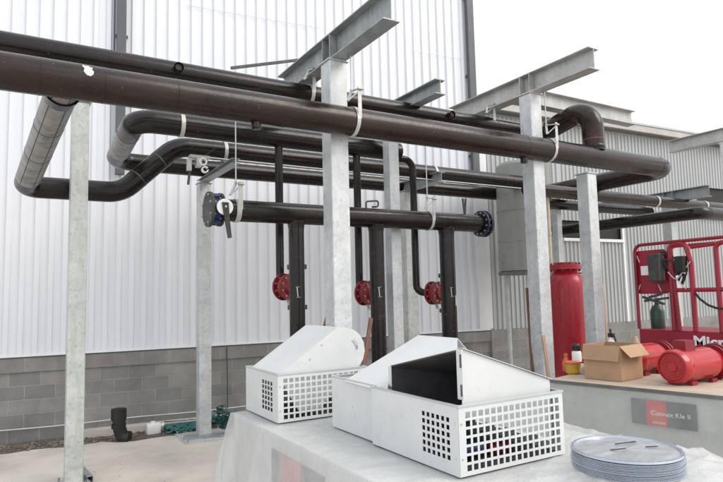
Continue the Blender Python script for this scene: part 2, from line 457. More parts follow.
# soil and gravel strip at the foot of the wall
b_ = BM(); 
def wl(x, y, z): return W0 + wd * x + Vector((-wd.y, wd.x, 0)) * y + Vector((0, 0, z))
ed = [(WX0 + 14.2 * k / 60, -.62 - .05 * math.sin(k * 1.7) - (.12 if k > 36 else 0)) for k in range(61)]
A = [b_.verts.new(wl(x, 0, .004)) for x, y in ed]; B = [b_.verts.new(wl(x, y, .004)) for x, y in ed]
for k in range(60): b_.faces.new((B[k], B[k + 1], A[k + 1], A[k]))
tag(obj('soil_strip', b_, 'soil'), kind='structure')
b_ = BM(); rnd = random.Random(3)
for k in range(1700):
    x = rnd.uniform(-3.5, 7); y = -rnd.triangular(.02, .64, .35); s = rnd.triangular(.008, .045, .014)
    p = wl(x, y, .004 + s * .25); vs = []
    r_ = bmesh.ops.create_icosphere(b_, subdivisions=1, radius=s)
    q = Matrix.Rotation(rnd.uniform(0, 6), 3, 'Z')
    for v_ in r_['verts']:
        c = v_.co; c = Vector((c.x * rnd.uniform(.7, 1.4), c.y, c.z * .55)) * rnd.uniform(.8, 1.2); v_.co = q @ c + p
tag(obj('gravel', b_, 'stone'), 'brown gravel and debris strip at the foot of the block wall', 'gravel', kind='stuff')
# pale concrete footing strip along the wall
b_ = BM(); box(b_, wl(-.2, 0, 0), wl(-.2, 0, 0) + Vector((.01, .01, .01))); b_.clear()
fp = [wl(1.2, -.22, 0), wl(5.2, -.30, 0), wl(5.2, -.002, 0), wl(1.2, -.002, 0)]
poly(b_, fp, (0, 0, .11)); tag(obj('footing', b_, 'concrete'), kind='structure')

# ------------------------------------------------------------------ grey building behind on the right
G0u, G1u = 478, 1100
def gpt(u):                                # point in plan on its wall line (VP ~ 1500)
    d = 13.1 * (1500 - 510) / (1500 - u)
    l = (u - 361.5) / F * d
    f2 = Vector((fwd.x, fwd.y, 0)).normalized(); r2 = Vector((right.x, right.y, 0)).normalized()
    return f2 * d + r2 * l
GA = gpt(500); GB = gpt(700); gd = (GB - GA).normalized(); ga = math.atan2(gd.y, gd.x)
gb = thing('grey_building', 'lower grey ribbed building with a sloping fascia behind the pipe racks', 'building', GA, ga)
GN = Vector((-gd.y, gd.x, 0))
def g_local(u, v):
    r = ray(u, v); t = (GA - CAMP).dot(GN) / r.dot(GN); p = CAMP + r * t
    return (p - GA).dot(gd), p.z
GE = g_local(650, 137)[1]; GL = 22
print('grey eave z', GE)
GX0 = -.35
x_a, z_a = g_local(563, 241); x_b, _ = g_local(622, 245); _, z_open = g_local(600, 222)
x_c, z_c = g_local(697, 219); _, z_d = g_local(700, 187)
# cladding panels butt around two openings
def gp(xa, xb, za, zb_): return obj('cladding', ribbed(xa, xb, za, zb_, .13, .028), 'grey_clad', gb, True)
gp(GX0, x_a, 1.30, GE); gp(x_a, x_b, 1.30, z_a); gp(x_a, x_b, z_open, GE); gp(x_b, x_c, 1.30, GE)
gp(x_c, x_c + 3.2, 1.30, z_c); gp(x_c, x_c + 3.2, z_d, GE); gp(x_c + 3.2, GL, 1.30, GE)
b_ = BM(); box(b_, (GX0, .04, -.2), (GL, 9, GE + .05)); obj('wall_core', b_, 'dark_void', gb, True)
b_ = BM(); box(b_, (GX0, -.02, 0), (GL, .039, 1.298)); obj('block_base', b_, 'blockwork', gb, True)
b_ = BM(); box(b_, (x_a - .03, -.07, z_a), (x_b + .03, .03, z_a + .07)); obj('sill', b_, 'white_trim', gb, True)
b_ = BM(); box(b_, (x_c, -.07, z_c), (x_c + 3.2, .03, z_c + .06)); obj('sill', b_, 'white_trim', gb, True)
b_ = BM(); box(b_, (x_b - .02, -.05, 1.3), (x_b + .05, .0, z_open)); obj('corner_post', b_, 'white_trim', gb, True)
b_ = BM(); box(b_, (GX0, -.28, GE), (GL, .1, GE + .16)); box(b_, (GX0, -.05, GE - .05), (GL, .1, GE)); obj('fascia', b_, 'fascia', gb, True)
b_ = BM(); box(b_, (GX0, -.20, GE - .03), (GL, -.05, GE - .002)); obj('gutter', b_, 'edge_dark', gb, True)
b_ = BM(); poly(b_, [(GX0, -.3, GE + .165), (GL, -.3, GE + .165), (GL, 9, GE + 1.0), (GX0, 9, GE + 1.0)], (0, 0, .05)); obj('roof', b_, 'grey_clad', gb, True)

# ------------------------------------------------------------------ steel posts
def post(x, y, z0, z1, wdt, label, mat='galv', plate=None, cap=True, group='galvanised steel posts of the pipe rack'):
    t = thing('steel_post', label, 'post', (x, y, z0), 0, group)
    b = BM(); box(b, (x - wdt / 2, y - wdt / 2, z0 + .02), (x + wdt / 2, y + wdt / 2, z1 - .013), .010); obj('shaft', b, mat, t)
    pw = plate or wdt / 2 + .08
    b = BM(); box(b, (x - pw, y - pw, z0), (x + pw, y + pw, z0 + .0198), .003); bp = obj('base_plate', b, mat, t)
    b = BM()
    for i in (-1, 1):
        for j in (-1, 1):
            cyl(b, (x + i * (pw - .035), y + j * (pw - .035), z0 + .02), (x + i * (pw - .035), y + j * (pw - .035), z0 + .06), .012, n=8)
    obj('anchor_bolt', b, 'bolt', bp)
    if cap:
        b = BM(); box(b, (x - wdt / 2 - .02, y - wdt / 2 - .02, z1 - .0128), (x + wdt / 2 + .02, y + wdt / 2 + .02, z1 - .001), .002); obj('cap_plate', b, mat, t)
    return t
ZBM = 4.83
C1 = pz(72, 481, 0); C1.y = min(C1.y, 7.9)
C2 = pz(202, 434, .02)
post(C1.x, C1.y, 0, 4.6, .195, 'nearest galvanised post at far left, standing on bare concrete', 'galv_green')
post(C2.x, C2.y - .1, 0, 3.98, .19, 'second post from the left, on a wide plate beside the green netting', 'galv', .36)
X1 = 3.2; X2 = 6.28; ZB1 = 4.86; ZB2 = 4.91
post(X1, 5.90, 0, ZB1, .228, 'bright post behind the small rounded hood, carrying the highest beam', 'galv', .2)
post(X2, 5.75, 0, ZB2, .215, 'wide post in front of the red tank, carrying the right-hand beam', 'galv', .2)
C5 = py(393.5, 250, 7.07)
post(C5.x, 7.07, 0, 4.72, .17, 'post between two risers, under the short stub beam', 'galv', .2)
C6 = py(408, 250, 9.0)
post(C6.x, 9.0, 0, 4.05, .25, 'shaded post close to the white wall behind the middle riser', 'galv_green', .2)
C7 = py(590.5, 250, 5.63)
post(C7.x, 5.63, 0, 3.83, .20, 'post beside the red tank, propping the end of the big front pipe', 'galv', .2)
C8 = py(558, 240, 7.9)
post(C8.x, 7.9, 0, 4.1, .13, 'slim pale post seen just above the red tank', 'galv', .15)
C9 = py(670, 230, 7.45)
post(C9.x, 7.45, 0, 3.96, .19, 'farthest post, rising behind the red lift railing', 'galv_green', .2)
print('C', C1, C2, C5, C6, C7, C8, C9)

# ------------------------------------------------------------------ I beams
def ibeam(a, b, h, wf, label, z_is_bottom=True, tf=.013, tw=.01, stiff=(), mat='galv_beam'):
    """a, b: plan ends at flange bottom height; runs along X or Y"""
    a = Vector(a); b = Vector(b); t = thing('steel_beam', label, 'beam', a, 0, 'galvanised I beams of the pipe rack')
    d = (b - a).normalized(); s = Vector((-d.y, d.x, 0)); up = Vector((0, 0, 1))
    def slab(s0, s1, z0, z1):
        bm = BM(); vs = []
        for p in (a, b):
            for q, z in ((s0, z0), (s1, z0), (s1, z1), (s0, z1)): vs.append(bm.verts.new(p + s * q + up * z))
        for k in range(4): bm.faces.new((vs[k], vs[(k + 1) % 4], vs[4 + (k + 1) % 4], vs[4 + k]))
        bm.faces.new(vs[0:4][::-1]); bm.faces.new(vs[4:8]); return bm
    obj('bottom_flange', slab(-wf / 2, wf / 2, 0, tf), mat, t)
    obj('top_flange', slab(-wf / 2, wf / 2, h - tf, h), mat, t)
    obj('web', slab(-tw / 2, tw / 2, tf + .0005, h - tf - .0005), mat, t)
    for q in stiff:
        for sg in (-1, 1):
            bm = BM(); p = a + d * q + s * (sg * (wf / 4 + .004))
            e1 = d * .006; e2 = s * (wf / 4 - .004)
            vs = [bm.verts.new(p + e1 * i + e2 * j + up * z) for z in (tf + .001, h - tf - .001) for i, j in ((-1, -1), (1, -1), (1, 1), (-1, 1))]
            for k in range(4): bm.faces.new((vs[k], vs[(k + 1) % 4], vs[4 + (k + 1) % 4], vs[4 + k]))
            bm.faces.new(vs[0:4][::-1]); bm.faces.new(vs[4:8]); obj('stiffener', bm, mat, t)
    return t
HB = .31; WF = .2
e1 = px(400, 24, X1 + .1).y
ibeam((X1, 7.35, ZB1), (X1, e1, ZB1), HB, WF, 'highest I beam with a hanging rod, resting on the bright middle post', stiff=(7.35 - 5.99, 7.35 - 5.81))
e2 = px(600, 71, X2 + .1).y
ibeam((X2, 7.42, ZB2), (X2, e2, ZB2), .28, WF, 'I beam on the wide right post, its free end against the white sky', stiff=(7.42 - 5.84, 7.42 - 5.66), mat='galv_glare')
b1 = py(541, 104, 6.35); b2 = py(631, 112, 6.35)
ibeam((X2 + .11, 6.35, ZB2 + .12), (b2.x, 6.35, ZB2 + .12), .25, .18, 'I beam running away to the right behind the bent pipe elbow', mat='galv_glare')
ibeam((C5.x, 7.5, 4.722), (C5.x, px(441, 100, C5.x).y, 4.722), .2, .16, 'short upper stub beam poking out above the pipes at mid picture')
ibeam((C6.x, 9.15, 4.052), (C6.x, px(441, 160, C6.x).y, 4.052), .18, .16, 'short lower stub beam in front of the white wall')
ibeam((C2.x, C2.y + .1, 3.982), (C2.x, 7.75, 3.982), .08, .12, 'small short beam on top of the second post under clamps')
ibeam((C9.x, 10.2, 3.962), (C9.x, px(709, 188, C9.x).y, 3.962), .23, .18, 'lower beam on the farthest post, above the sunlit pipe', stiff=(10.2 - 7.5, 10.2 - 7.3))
XR = C9.x + .15
p1 = px(671, 153, XR); 
ibeam((XR, p1.y, p1.z), (XR, 3.4, p1.z), .26, .2, 'beam entering from the right edge in front of the grey roof line', mat='galv_glare')
post(XR, px(722, 160, XR).y - .12, 0, p1.z, .19, 'post just outside the lift at the right edge, under the entering beam', 'galv', .2)
# small strut lying between pipe and first beam
s0 = py(231, 68, 7.2); s1 = py(298, 60, 7.2)
b_ = BM(); bar(b_, s0, s1, .03, .035); t_ = thing('steel_strut', 'thin dark steel angle reaching left from the highest beam', 'strut', s0)
obj('angle', b_, 'dark_steel', t_)

# ------------------------------------------------------------------ pipes
def weld(parent, p, d, r, mat='pipe_dark', wd_=.02, rr=.004):
    d = Vector(d).normalized(); p = Vector(p); b = BM()
    tube(b, [p - d * wd_, p - d * wd_ * .4, p + d * wd_ * .4, p + d * wd_], r, 24, False, [r - .001, r + rr, r + rr, r - .001]); return obj('weld', b, mat, parent, smooth=True)
X0 = -6.0
# P1 big front pipe with return bend towards the wall
P1Y = 5.62; P1Z = py(0, 73, P1Y).z; P1R = .162
P1Z = (P1Z + py(500, 144.5, P1Y).z) / 2
pe = py(664, 165, P1Y); print('P1Z', P1Z, pe)
XE = pe.x + .12
P1E = P1Z + .03
def p1z(x): return P1Z + .03 * (x - X0) / (XE - X0)
t = thing('main_pipe', 'thickest dark brown pipe crossing the whole front of the rack', 'pipe', (X0, P1Y, P1Z), 0)
b_ = BM(); tube(b_, fillet([(X0, P1Y, P1Z), (XE, P1Y, P1E), (XE, 8.62, P1E), (9.4, 8.62, P1E)], .34, 10), P1R, 40); obj('pipe_run', b_, 'pipe', t, smooth=True)
for u in (39, 103, 175, 520): weld(t, (py(u, 100, P1Y).x, P1Y, p1z(py(u, 100, P1Y).x)), (1, 0, 0), P1R, 'pipe_dark', .008, .003)
weld(t, (XE, P1Y + .36, P1E), (0, 1, 0), P1R)
weld(t, (XE - .36, P1Y, P1E), (1, 0, 0), P1R)
for u in (256, 522):                                   # small blind bosses underneath
    xx = py(u, 120, P1Y).x; b_ = BM(); cyl(b_, (xx, P1Y, p1z(xx) - P1R - .05), (xx, P1Y, p1z(xx) - P1R + .04), .05, n=20); bb = obj('boss', b_, 'pipe', t, smooth=True)
    b_ = BM(); cyl(b_, (xx, P1Y, p1z(xx) - P1R - .066), (xx, P1Y, p1z(xx) - P1R - .051), .042, n=6); obj('plug', b_, 'pipe_dark', bb)
# torn white label on the pipe
b_ = BM(); xx = py(85, 78, P1Y).x; sh = [(-.035, 1.15), (-.04, 1.02), (-.02, .82), (-.03, .62), (.0, .42), (.035, .38), (.06, .5), (.065, .68), (.045, .82), (.06, .95), (.03, .98), (.02, 1.1), (-.01, 1.05)]
lc = (.012, .46); sh = [(dx * .85, a - .30) for dx, a in sh]; lay = []
for q_ in (0.0, .33, .66, 1.0):
    lay.append([b_.verts.new((xx + lc[0] + (dx - lc[0]) * q_, P1Y - math.cos(lc[1] + (a - lc[1]) * q_) * (P1R + .0025), p1z(xx) + math.sin(lc[1] + (a - lc[1]) * q_) * (P1R + .0035))) for dx, a in sh])
for A1, B1 in zip(lay, lay[1:]):
    for k in range(len(sh)): b_.faces.new((A1[k], A1[(k + 1) % len(sh)], B1[(k + 1) % len(sh)], B1[k]))
obj('torn_label', b_, 'white_plastic', t)

# B1 grey branch + P4 low pipe + S bend up to P4' run
P4Y = 8.3; q4 = py(80, 190, P4Y); P4Z = q4.z; bt = py(62, 106, P1Y); bq = py(27, 187, P4Y)
print('P4Z', P4Z, bt, bq)
t = thing('branch_pipe', 'grey branch dropping from the thick front pipe at far left', 'pipe', (bt.x, P1Y, P1Z - .15))
A_ = Vector((bt.x + .02, P1Y + .04, P1Z - .02)); B_ = Vector((bq.x - .02, P4Y, P4Z))
dd = (B_ - A_).normalized(); Bs = B_ - dd * .34
b_ = BM(); tube(b_, [A_, Bs], .137, 32); obj('pipe_run', b_, 'pipe_grey', t, smooth=True)
for f_ in (.36, .66): weld(t, A_.lerp(Bs, f_), dd, .137, 'dark_steel', .01, .003)
b_ = BM(); s_, t_v = frame_for(dd)
for sgn in (-.75, .35): 
    off = (s_ * math.sin(sgn) + t_v * -math.cos(sgn)); off = off if off.z < 0 else -off
    bar(b_, A_ + off * .137, Bs + off * .137, .007, .007)
obj('seam', b_, 'dark_steel', t)
b_ = BM(); cyl(b_, A_ + dd * .10, A_ + dd * .24, .158, .14, n=32); obj('reinforcing_collar', b_, 'pipe_dark', t, smooth=True)
P4U = py(190, 148, P4Y); P4Z2 = P4U.z + .0
t = thing('offset_pipe', 'dark pipe that runs low on the left then bends up in an S', 'pipe', (bq.x, P4Y, P4Z))
sa = py(121, 192, P4Y).x; sb = py(176, 150, P4Y).x
b_ = BM(); tube(b_, fillet([Bs, B_, (sa, P4Y, P4Z), (sb, P4Y, P4Z2), (9.05, P4Y + .0, P4Z2)], [.3, .42, .42], 10), .137, 32); obj('pipe_run', b_, 'pipe_dark', t, smooth=True)
ds = Vector((sb - sa, 0, P4Z2 - P4Z)).normalized()
for f_ in (.3, .68): weld(t, Vector((sa, P4Y, P4Z)).lerp(Vector((sb, P4Y, P4Z2)), f_), ds, .137, 'dark_steel', .012, .003)

# P3 + U turn + P5
P3Y = 7.42; P3Z = py(182, 125.5, P3Y).z; P5Y = 9.22; P5Z = py(265, 174, P5Y).z
UX = 1.27; x3e = py(398, 150, P3Y).x
print('P3Z', P3Z, 'P5Z', P5Z, 'P4Z2', P4Z2)
t = thing('looped_pipe', 'dark pipe making a U turn with a grey bend left of the second post', 'pipe', (UX, P3Y, P3Z))
b_ = BM(); tube(b_, fillet([(x3e, P3Y, P3Z), (UX + .45, P3Y, P3Z)] + [(UX, P3Y, P3Z), (UX, P3Y + .55, P3Z - .03)], .42, 12), .142, 32); obj('front_run', b_, 'pipe_dark', t, smooth=True)
b_ = BM(); tube(b_, [(UX, P3Y + .54, P3Z - .03), (UX, P5Y - .5, P5Z + .03)], .139, 32); obj('grey_bend', b_, 'pipe_grey', t, smooth=True)
b_ = BM(); tube(b_, fillet([(UX, P5Y - .52, P5Z + .03), (UX, P5Y, P5Z), (UX + .6, P5Y, P5Z), (9.25, P5Y - .06, P5Z)], .38, 12), .132, 32); obj('rear_run', b_, 'pipe_dark', t, smooth=True)
weld(t, (UX, P3Y + .545, P3Z - .03), (0, 1, 0), .141, 'weld_rust', .02, .004)
# thin tube clipped between them
b_ = BM(); tube(b_, [(2.3, P4Y - .16, P4Z2 - .15), (4.5, P4Y - .16, P4Z2 - .155), (9.0, P4Y - .16, P4Z2 - .15)], .010, 8); 
tag(obj('thin_conduit', b_, 'wire'), 'thin bright conduit strung along the rear pipes', 'conduit')

# P2 upper pipe with bend down onto the main pipe
P2Y = 6.52; P2R = .122; P2Z = (py(0, 45.5, P2Y).z + py(440, 115.5, P2Y).z) / 2
XD = py(593, 135, P1Y).x
print('P2Z', P2Z, 'XD', XD)
t = thing('upper_pipe', 'upper dark pipe just above the thick one, arching down onto it at right', 'pipe', (X0, P2Y, P2Z))
b_ = BM(); tube(b_, fillet([(X0, P2Y, P2Z), (XD - .1, P2Y, P2Z), (XD, P2Y - .15, P2Z + .05), (XD, P1Y, P2Z + .20), (XD, P1Y, P1Z + .1)], [.15, .15, .36], 10), P2R, 36); obj('pipe_run', b_, 'pipe_dark', t, smooth=True)
b_ = BM(); pth = fillet([(XD, P2Y - .1, P2Z + .07), (XD, P1Y, P2Z + .22), (XD, P1Y, P1Z + .12)], .38, 14)
tube(b_, pth, .158, 36); obj('arched_elbow', b_, 'pipe', t, smooth=True)
weld(t, (XD, P1Y, P1Z + .29), (0, 0, 1), .158, 'weld_rust', .009, .003)
weld(t, (XD, P1Y, P1Z + .175), (0, 0, 1), .16, 'pipe_dark', .03, .008)
for u, sc in ((175, 1), (444, 1)):                     # open stubs facing the yard
    xx = py(u, 72 if u < 300 else 112, P2Y).x; b_ = BM(); L = P2R + .07
    for r_, rev in ((.052, 0), (.041, 1)):
        tube(b_, [(xx, P2Y - .06, P2Z), (xx, P2Y - L, P2Z)], r_, 20, False)
    n2 = 20; vs0 = [];
    obj('open_stub', b_, 'pipe', t, smooth=True)
    b_ = BM(); cyl(b_, (xx, P2Y - .08, P2Z), (xx, P2Y - L + .015, P2Z), .0415, n=20); obj('stub_bore', b_, 'dark_void', t)

# ---- manifold header M with risers, blue valve and blind flanges
MY = 6.80; MZ = (py(240, 210.5, MY).z + py(460, 223, MY).z) / 2; MR = .133
mx0 = py(222, 209, MY).x; mx1 = py(479, 224, MY).x
print('MZ', MZ, mx0, mx1)
t = thing('pipe_header', 'short lower header pipe with three downward legs and bolted flanges at both ends', 'pipe header', (mx0, MY, MZ - 3))
b_ = BM(); tube(b_, [(mx0 - .03, MY, MZ), (mx1 + .02, MY, MZ)], MR, 32); obj('header_pipe', b_, 'pipe_dark', t, smooth=True)
def flange(parent, c, ax, R_, th, mat, nb=12, name='flange'):
    ax = Vector(ax).normalized(); c = Vector(c); b = BM(); cyl(b, c - ax * th / 2, c + ax * th / 2, R_, n=40); f = obj(name, b, mat, parent, smooth=True)
    s, tt = frame_for(ax); b = BM()
    for k in range(nb):
        a = 2 * PI * (k + .5) / nb; p = c + (s * math.cos(a) + tt * math.sin(a)) * (R_ * .83)
        cyl(b, p - ax * (th / 2 + .018), p + ax * (th / 2 + .018), R_ * .075, n=6)
    obj('bolt', b, 'bolt', f); return f
flange(t, (mx0 - .03, MY, MZ), (1, 0, 0), .20, .035, 'pipe_dark')
# wafer valve body (blue) between flanges
b_ = BM(); cyl(b_, (mx0 - .048, MY, MZ), (mx0 - .135, MY, MZ), .165, n=32)
for k in range(6):
    a = 2 * PI * k / 6; c = Vector((mx0 - .09, MY + math.cos(a) * .17, MZ + math.sin(a) * .17)); cyl(b_, c - Vector((.04, 0, 0)), c + Vector((.04, 0, 0)), .033, n=10)
va = obj('butterfly_valve', b_, 'blue_paint', t, smooth=True); va['label'] = 'blue painted valve body'
b_ = BM(); cyl(b_, (mx0 - .09, MY - .15, MZ), (mx0 - .09, MY - .25, MZ), .04, n=16); obj('stem', b_, 'blue_paint', va, smooth=True)
b_ = BM(); cyl(b_, (mx0 - .045, MY - .25, MZ + .0), (mx0 - .045, MY - .262, MZ + .0), .095, n=28); obj('position_plate', b_, 'white_plastic', va)
b_ = BM(); poly(b_, [(mx0 - .085, MY - .264, MZ + .05), (mx0 - .01, MY - .264, MZ + .05), (mx0 + .0, MY - .27, MZ - .13), (mx0 + .015, MY - .30, MZ - .36), (mx0 - .03, MY - .30, MZ - .37), (mx0 - .06, MY - .27, MZ - .13)], (0, -.018, 0)); obj('lever', b_, 'black_plastic', va)
b_ = BM(); cyl(b_, (mx0 - .045, MY - .283, MZ), (mx0 - .045, MY - .296, MZ), .014, n=8); obj('lever_nut', b_, 'bolt', va)
flange(t, (mx0 - .158, MY, MZ), (1, 0, 0), .21, .035, 'dark_steel', 8, 'blind_flange')
fl = flange(t, (mx1 + .03, MY, MZ), (1, 0, 0), .20, .035, 'blue_dark')
fl2 = flange(t, (mx1 + .105, MY, MZ), (1, 0, 0), .205, .04, 'blue_dark')
b_ = BM(); cyl(b_, (mx1 + .04, MY, MZ), (mx1 + .09, MY, MZ), .15, n=32); obj('gasket', b_, 'dark_steel', t)
RX = []
for i, (u, rr) in enumerate(((296.5, .098), (376.5, .103), (447, .112))):
    xx = py(u, 250, MY).x; RX.append(xx)
    b_ = BM(); tube(b_, [(xx, MY, MZ), (xx, MY, 1.0 - .4 * (i == 0))], rr, 28); r_ = obj('riser', b_, 'pipe_dark', t, smooth=True)
    b_ = BM(); tube(b_, [(xx, MY, MZ - MR - .05), (xx, MY, MZ - MR + .01), (xx, MY, MZ - MR + .045)], rr, 28, False, [rr + .003, rr + .012, rr + .022]); obj('weld', b_, 'pipe_dark', r_, smooth=True)
    # grooved couplings showing either side of the riser + paint mark
    for zz in (2.42, 2.02):
        pass
    zf = py(u, 292, MY).z
    b_ = BM(); 
    sx_ = .012
    bar(b_, (xx - .045, MY - rr - .002, zf + .06), (xx - .035, MY - rr - .002, zf - .06), .012, .004); bar(b_, (xx - .06, MY - rr + .004, zf + .06), (xx - .01, MY - rr - .003, zf + .065), .012, .004)
    bar(b_, (xx - .05, MY - rr + .004, zf - .07), (xx, MY - rr - .003, zf - .065), .012, .004)
    obj('chalk_mark', b_, 'print_pale', r_)
b_ = BM(); hx = py(371, 202, MY).x
tube(b_, fillet([(hx - .08, MY, MZ + MR - .01), (hx - .08, MY, MZ + MR + .09), (hx + .1, MY - .02, MZ + MR + .11), (hx + .12, MY, MZ + MR + .03), (hx, MY - .03, MZ + MR + .015)], .03, 5), .012, 10); obj('lifting_eye', b_, 'dark_steel', t, smooth=True)
b_ = BM(); hx = py(464, 195, MY).x; tube(b_, [(hx - .03, MY, MZ + MR + .24), (hx, MY, MZ + MR - .01)], .016, 10); tube(b_, [(hx + .03, MY, MZ + MR + .24), (hx, MY, MZ + MR - .01)], .016, 10); obj('lifting_lug', b_, 'dark_steel', t)
# small patch mark, third riser
b_ = BM(); zz = py(453, 300, MY).z; bar(b_, (RX[2] + .05, MY - .108, zz + .07), (RX[2] + .05, MY - .108, zz - .08), .03, .008); obj('tag_plate', b_, 'strap', t)

# ---- three drop pipes with red flanged check valves behind the header legs
def drop(u, u_v, v_v, label, rr=.055):
    yb = 7.42; xx = py(u, 180, yb).x; vp = py(u_v, v_v, 7.22); 
    t = thing('drop_pipe', label, 'pipe', (xx, yb, vp.z - .3), 0, 'drop pipes with red check valves')
    if u < 400: top = [(xx, yb, P3Z - .12)]
    else: top = [(xx - .45, yb, P3Z - .10), (xx, yb, P3Z - .10)]
    b = BM(); tube(b, fillet(top + [(xx, yb, vp.z + .02), (vp.x, 7.26, vp.z)], [.16, .16] if u > 400 else .16, 8), rr, 24); obj('pipe_run', b, 'pipe_dark', t, smooth=True)
    ax = Vector((.25, -.97, 0)).normalized(); c = Vector((vp.x, 7.16, vp.z))
    b = BM(); lathe(b, c - ax * .11, [(.08, 0), (.12, .03), (.15, .10), (.12, .19), (.08, .22)], 28, ax); vb = obj('valve_body', b, 'valve_red', t, smooth=True)
    flange(vb, c - ax * .065, ax, .178, .03, 'valve_red', 10)
    flange(vb, c + ax * .065, ax, .172, .03, 'valve_red', 10)
    b = BM(); tube(b, [c + Vector((0, 0, -.16)), c + Vector((.03, 0, -.24))], .02, 8); obj('drain_plug', b, 'strap', vb)
    # vertical return leg behind the riser with union collars
    xr = vp.x + .10; b = BM(); tube(b, [(xr + .03, 7.12, vp.z + .30), (xr + .03, 7.12, .6)], .05, 16); lg = obj('lower_leg', b, 'pipe_dark', t, smooth=True)
    b = BM()
    for dz in (.26, -.27):
        cyl(b, (xr + .03, 7.12, vp.z + dz - .03), (xr + .03, 7.12, vp.z + dz + .03), .13 if u < 300 else .075, n=20)
    obj('union_collar', b, 'dark_steel', lg, smooth=True)
drop(279, 285, 287, 'dark drop pipe with a red valve behind the left header leg')
drop(357, 365, 293, 'dark drop pipe with a red valve behind the middle header leg')
drop(413, 433, 293, 'dark drop pipe with a red valve beside the right header leg')

# ---- right hand far pipes
P7Y = 7.1; P7Z = py(650, 201, P7Y).z
t = thing('far_pipe', 'sunlit brown pipe running off to the right under the far beam', 'pipe', (7.7, P7Y, P7Z))
b_ = BM(); tube(b_, [(py(526, 190, P7Y).x, P7Y, P7Z), (22, P7Y, P7Z)], .112, 28); obj('pipe_run', b_, 'pipe', t, smooth=True)
weld(t, (py(700, 205, P7Y).x + .3, P7Y, P7Z), (1, 0, 0), .112)
t = thing('far_lower_pipe', 'dark pipe just below and behind the sunlit one', 'pipe', (7.7, 7.7, P7Z - .2))
b_ = BM(); yy = 7.75; zz = py(620, 209.5, yy).z; tube(b_, [(py(528, 200, yy).x, yy, zz), (py(650, 212, yy).x, yy, zz)], .10, 24); obj('pipe_run', b_, 'pipe_dark', t, smooth=True)
XC = 9.6
pc = px(566, 229, XC); pd_ = px(700, 205, XC)
t = thing('cross_pipe', 'dark pipe crossing towards the wall under the far beam at right', 'pipe', (XC, pc.y, pc.z))
zc_ = (px(600, 225.5, XC).z + px(690, 214, XC).z) / 2; pd_ = px(692, 214, XC)
b_ = BM(); tube(b_, [(XC, pc.y + 1.1, zc_), (XC, pd_.y, zc_)], .105, 24); obj('pipe_run', b_, 'pipe_dark', t, smooth=True)
b_ = BM(); tube(b_, fillet([(XC, pd_.y + .1, zc_), (XC, pd_.y - .12, zc_), (XC + .2, pd_.y - .14, zc_), (22, pd_.y - .14, zc_)], .12, 6), .105, 24); obj('side_run', b_, 'pipe_dark', t, smooth=True)

# ---- hangers
def hanger(x, y, zp, r, ztop, label, rod=True, tri=True, side=1, w_=.045):
    t = thing('pipe_hanger', label, 'hanger', (x, y, ztop), 0, 'strap hangers of the pipe rack')
    b = BM(); ring_band(b, (x, y, zp), (1, 0, 0), r + .003, w_, .006, 0, 2 * PI, 32); st = obj('strap', b, 'strap', t, smooth=True)
    zt = zp + r + .20
    if tri:
        b = BM()
        bar(b, (x - .1, y - r * .6, zt - .16), (x, y, zt), .03, .012); bar(b, (x, y, zt), (x + .02, y - r, zt - .02), .03, .012)
        bar(b, (x - .1, y - r * .6, zt - .16), (x + .02, y - r, zt - .04), .025, .012)
        bar(b, (x + .01, y - r - .004, zt - .0), (x + .01, y - r - .004, zp), w_, .007)
        obj('bracket', b, 'strap', t)
        b = BM(); cyl(b, (x - .02, y - r - .015, zt - .03), (x + .05, y - r - .015, zt - .03), .014, n=8); obj('bolt', b, 'bolt', t)
    if rod:
        b = BM(); cyl(b, (x, y, zt - .02), (x, y, ztop + .03), .008, n=8); rd = obj('rod', b, 'wire', t)
        b = BM(); cyl(b, (x, y, ztop + .002), (x, y, ztop + .022), .022, n=6); cyl(b, (x, y, zt + .0), (x, y, zt + .018), .018, n=6); obj('nut', b, 'bolt', rd)
    return t
ZT1 = ZB1 + HB; ZT2 = ZB2 + .28
hanger(X1 + .07, P1Y, p1z(X1 + .07), P1R, ZT1, 'rod hanger with triangular bracket from the highest beam to the thick pipe')
hanger(X2 + .16, P1Y, p1z(X2 + .16), P1R, ZT2, 'rod hanger with triangular bracket from the right beam, next to the arched elbow')
hanger(X1 - .02, P2Y, P2Z, P2R, ZT1, 'strap hanger holding the upper pipe at the rear end of the highest beam', rod=False)
hanger(X2 - .06, P2Y + .02, P2Z, P2R, ZT2, 'strap hanger holding the upper pipe left of the wide right post', rod=False)
for xx, yy in ((X1 - .02, P2Y + .1), (X2 - .06, P2Y + .3)):
    pass
xm = py(236, 209, MY).x; hanger(xm, MY, MZ, MR, P2Z, 'rod hanger on the left end of the header, beside the blue valve', w_=.06)
xm = py(428, 220, MY).x; hanger(xm, MY, MZ, MR, 4.72, 'rod hanger on the right half of the header, by the short stub beams')
xm = py(181, 125, P3Y).x; hanger(xm, P3Y, P3Z, .142, P3Z + .3, 'pale band around the looped pipe above the second post', rod=False, tri=False, w_=.05)
xm = py(224, 160, P4Y).x; hanger(xm, P4Y, P4Z2, .137, P4Z2 + .3, 'pale band around the rear pipe right of the second post', rod=False, tri=False, w_=.05)
xm = py(433, 180, P4Y).x; hanger(xm, P4Y, P4Z2, .137, P4Z2 + .3, 'curved pale band around the rear pipe below the stub beams', rod=False, tri=False, w_=.05)
for u_, lb in ((655, 'band on the sunlit far pipe at the farthest post'), (703, 'band on the sunlit far pipe near the right edge')):
    xm = py(u_, 204, P7Y).x; hanger(xm, P7Y, P7Z, .112, 3.9, lb, rod=False, tri=False, w_=.06)
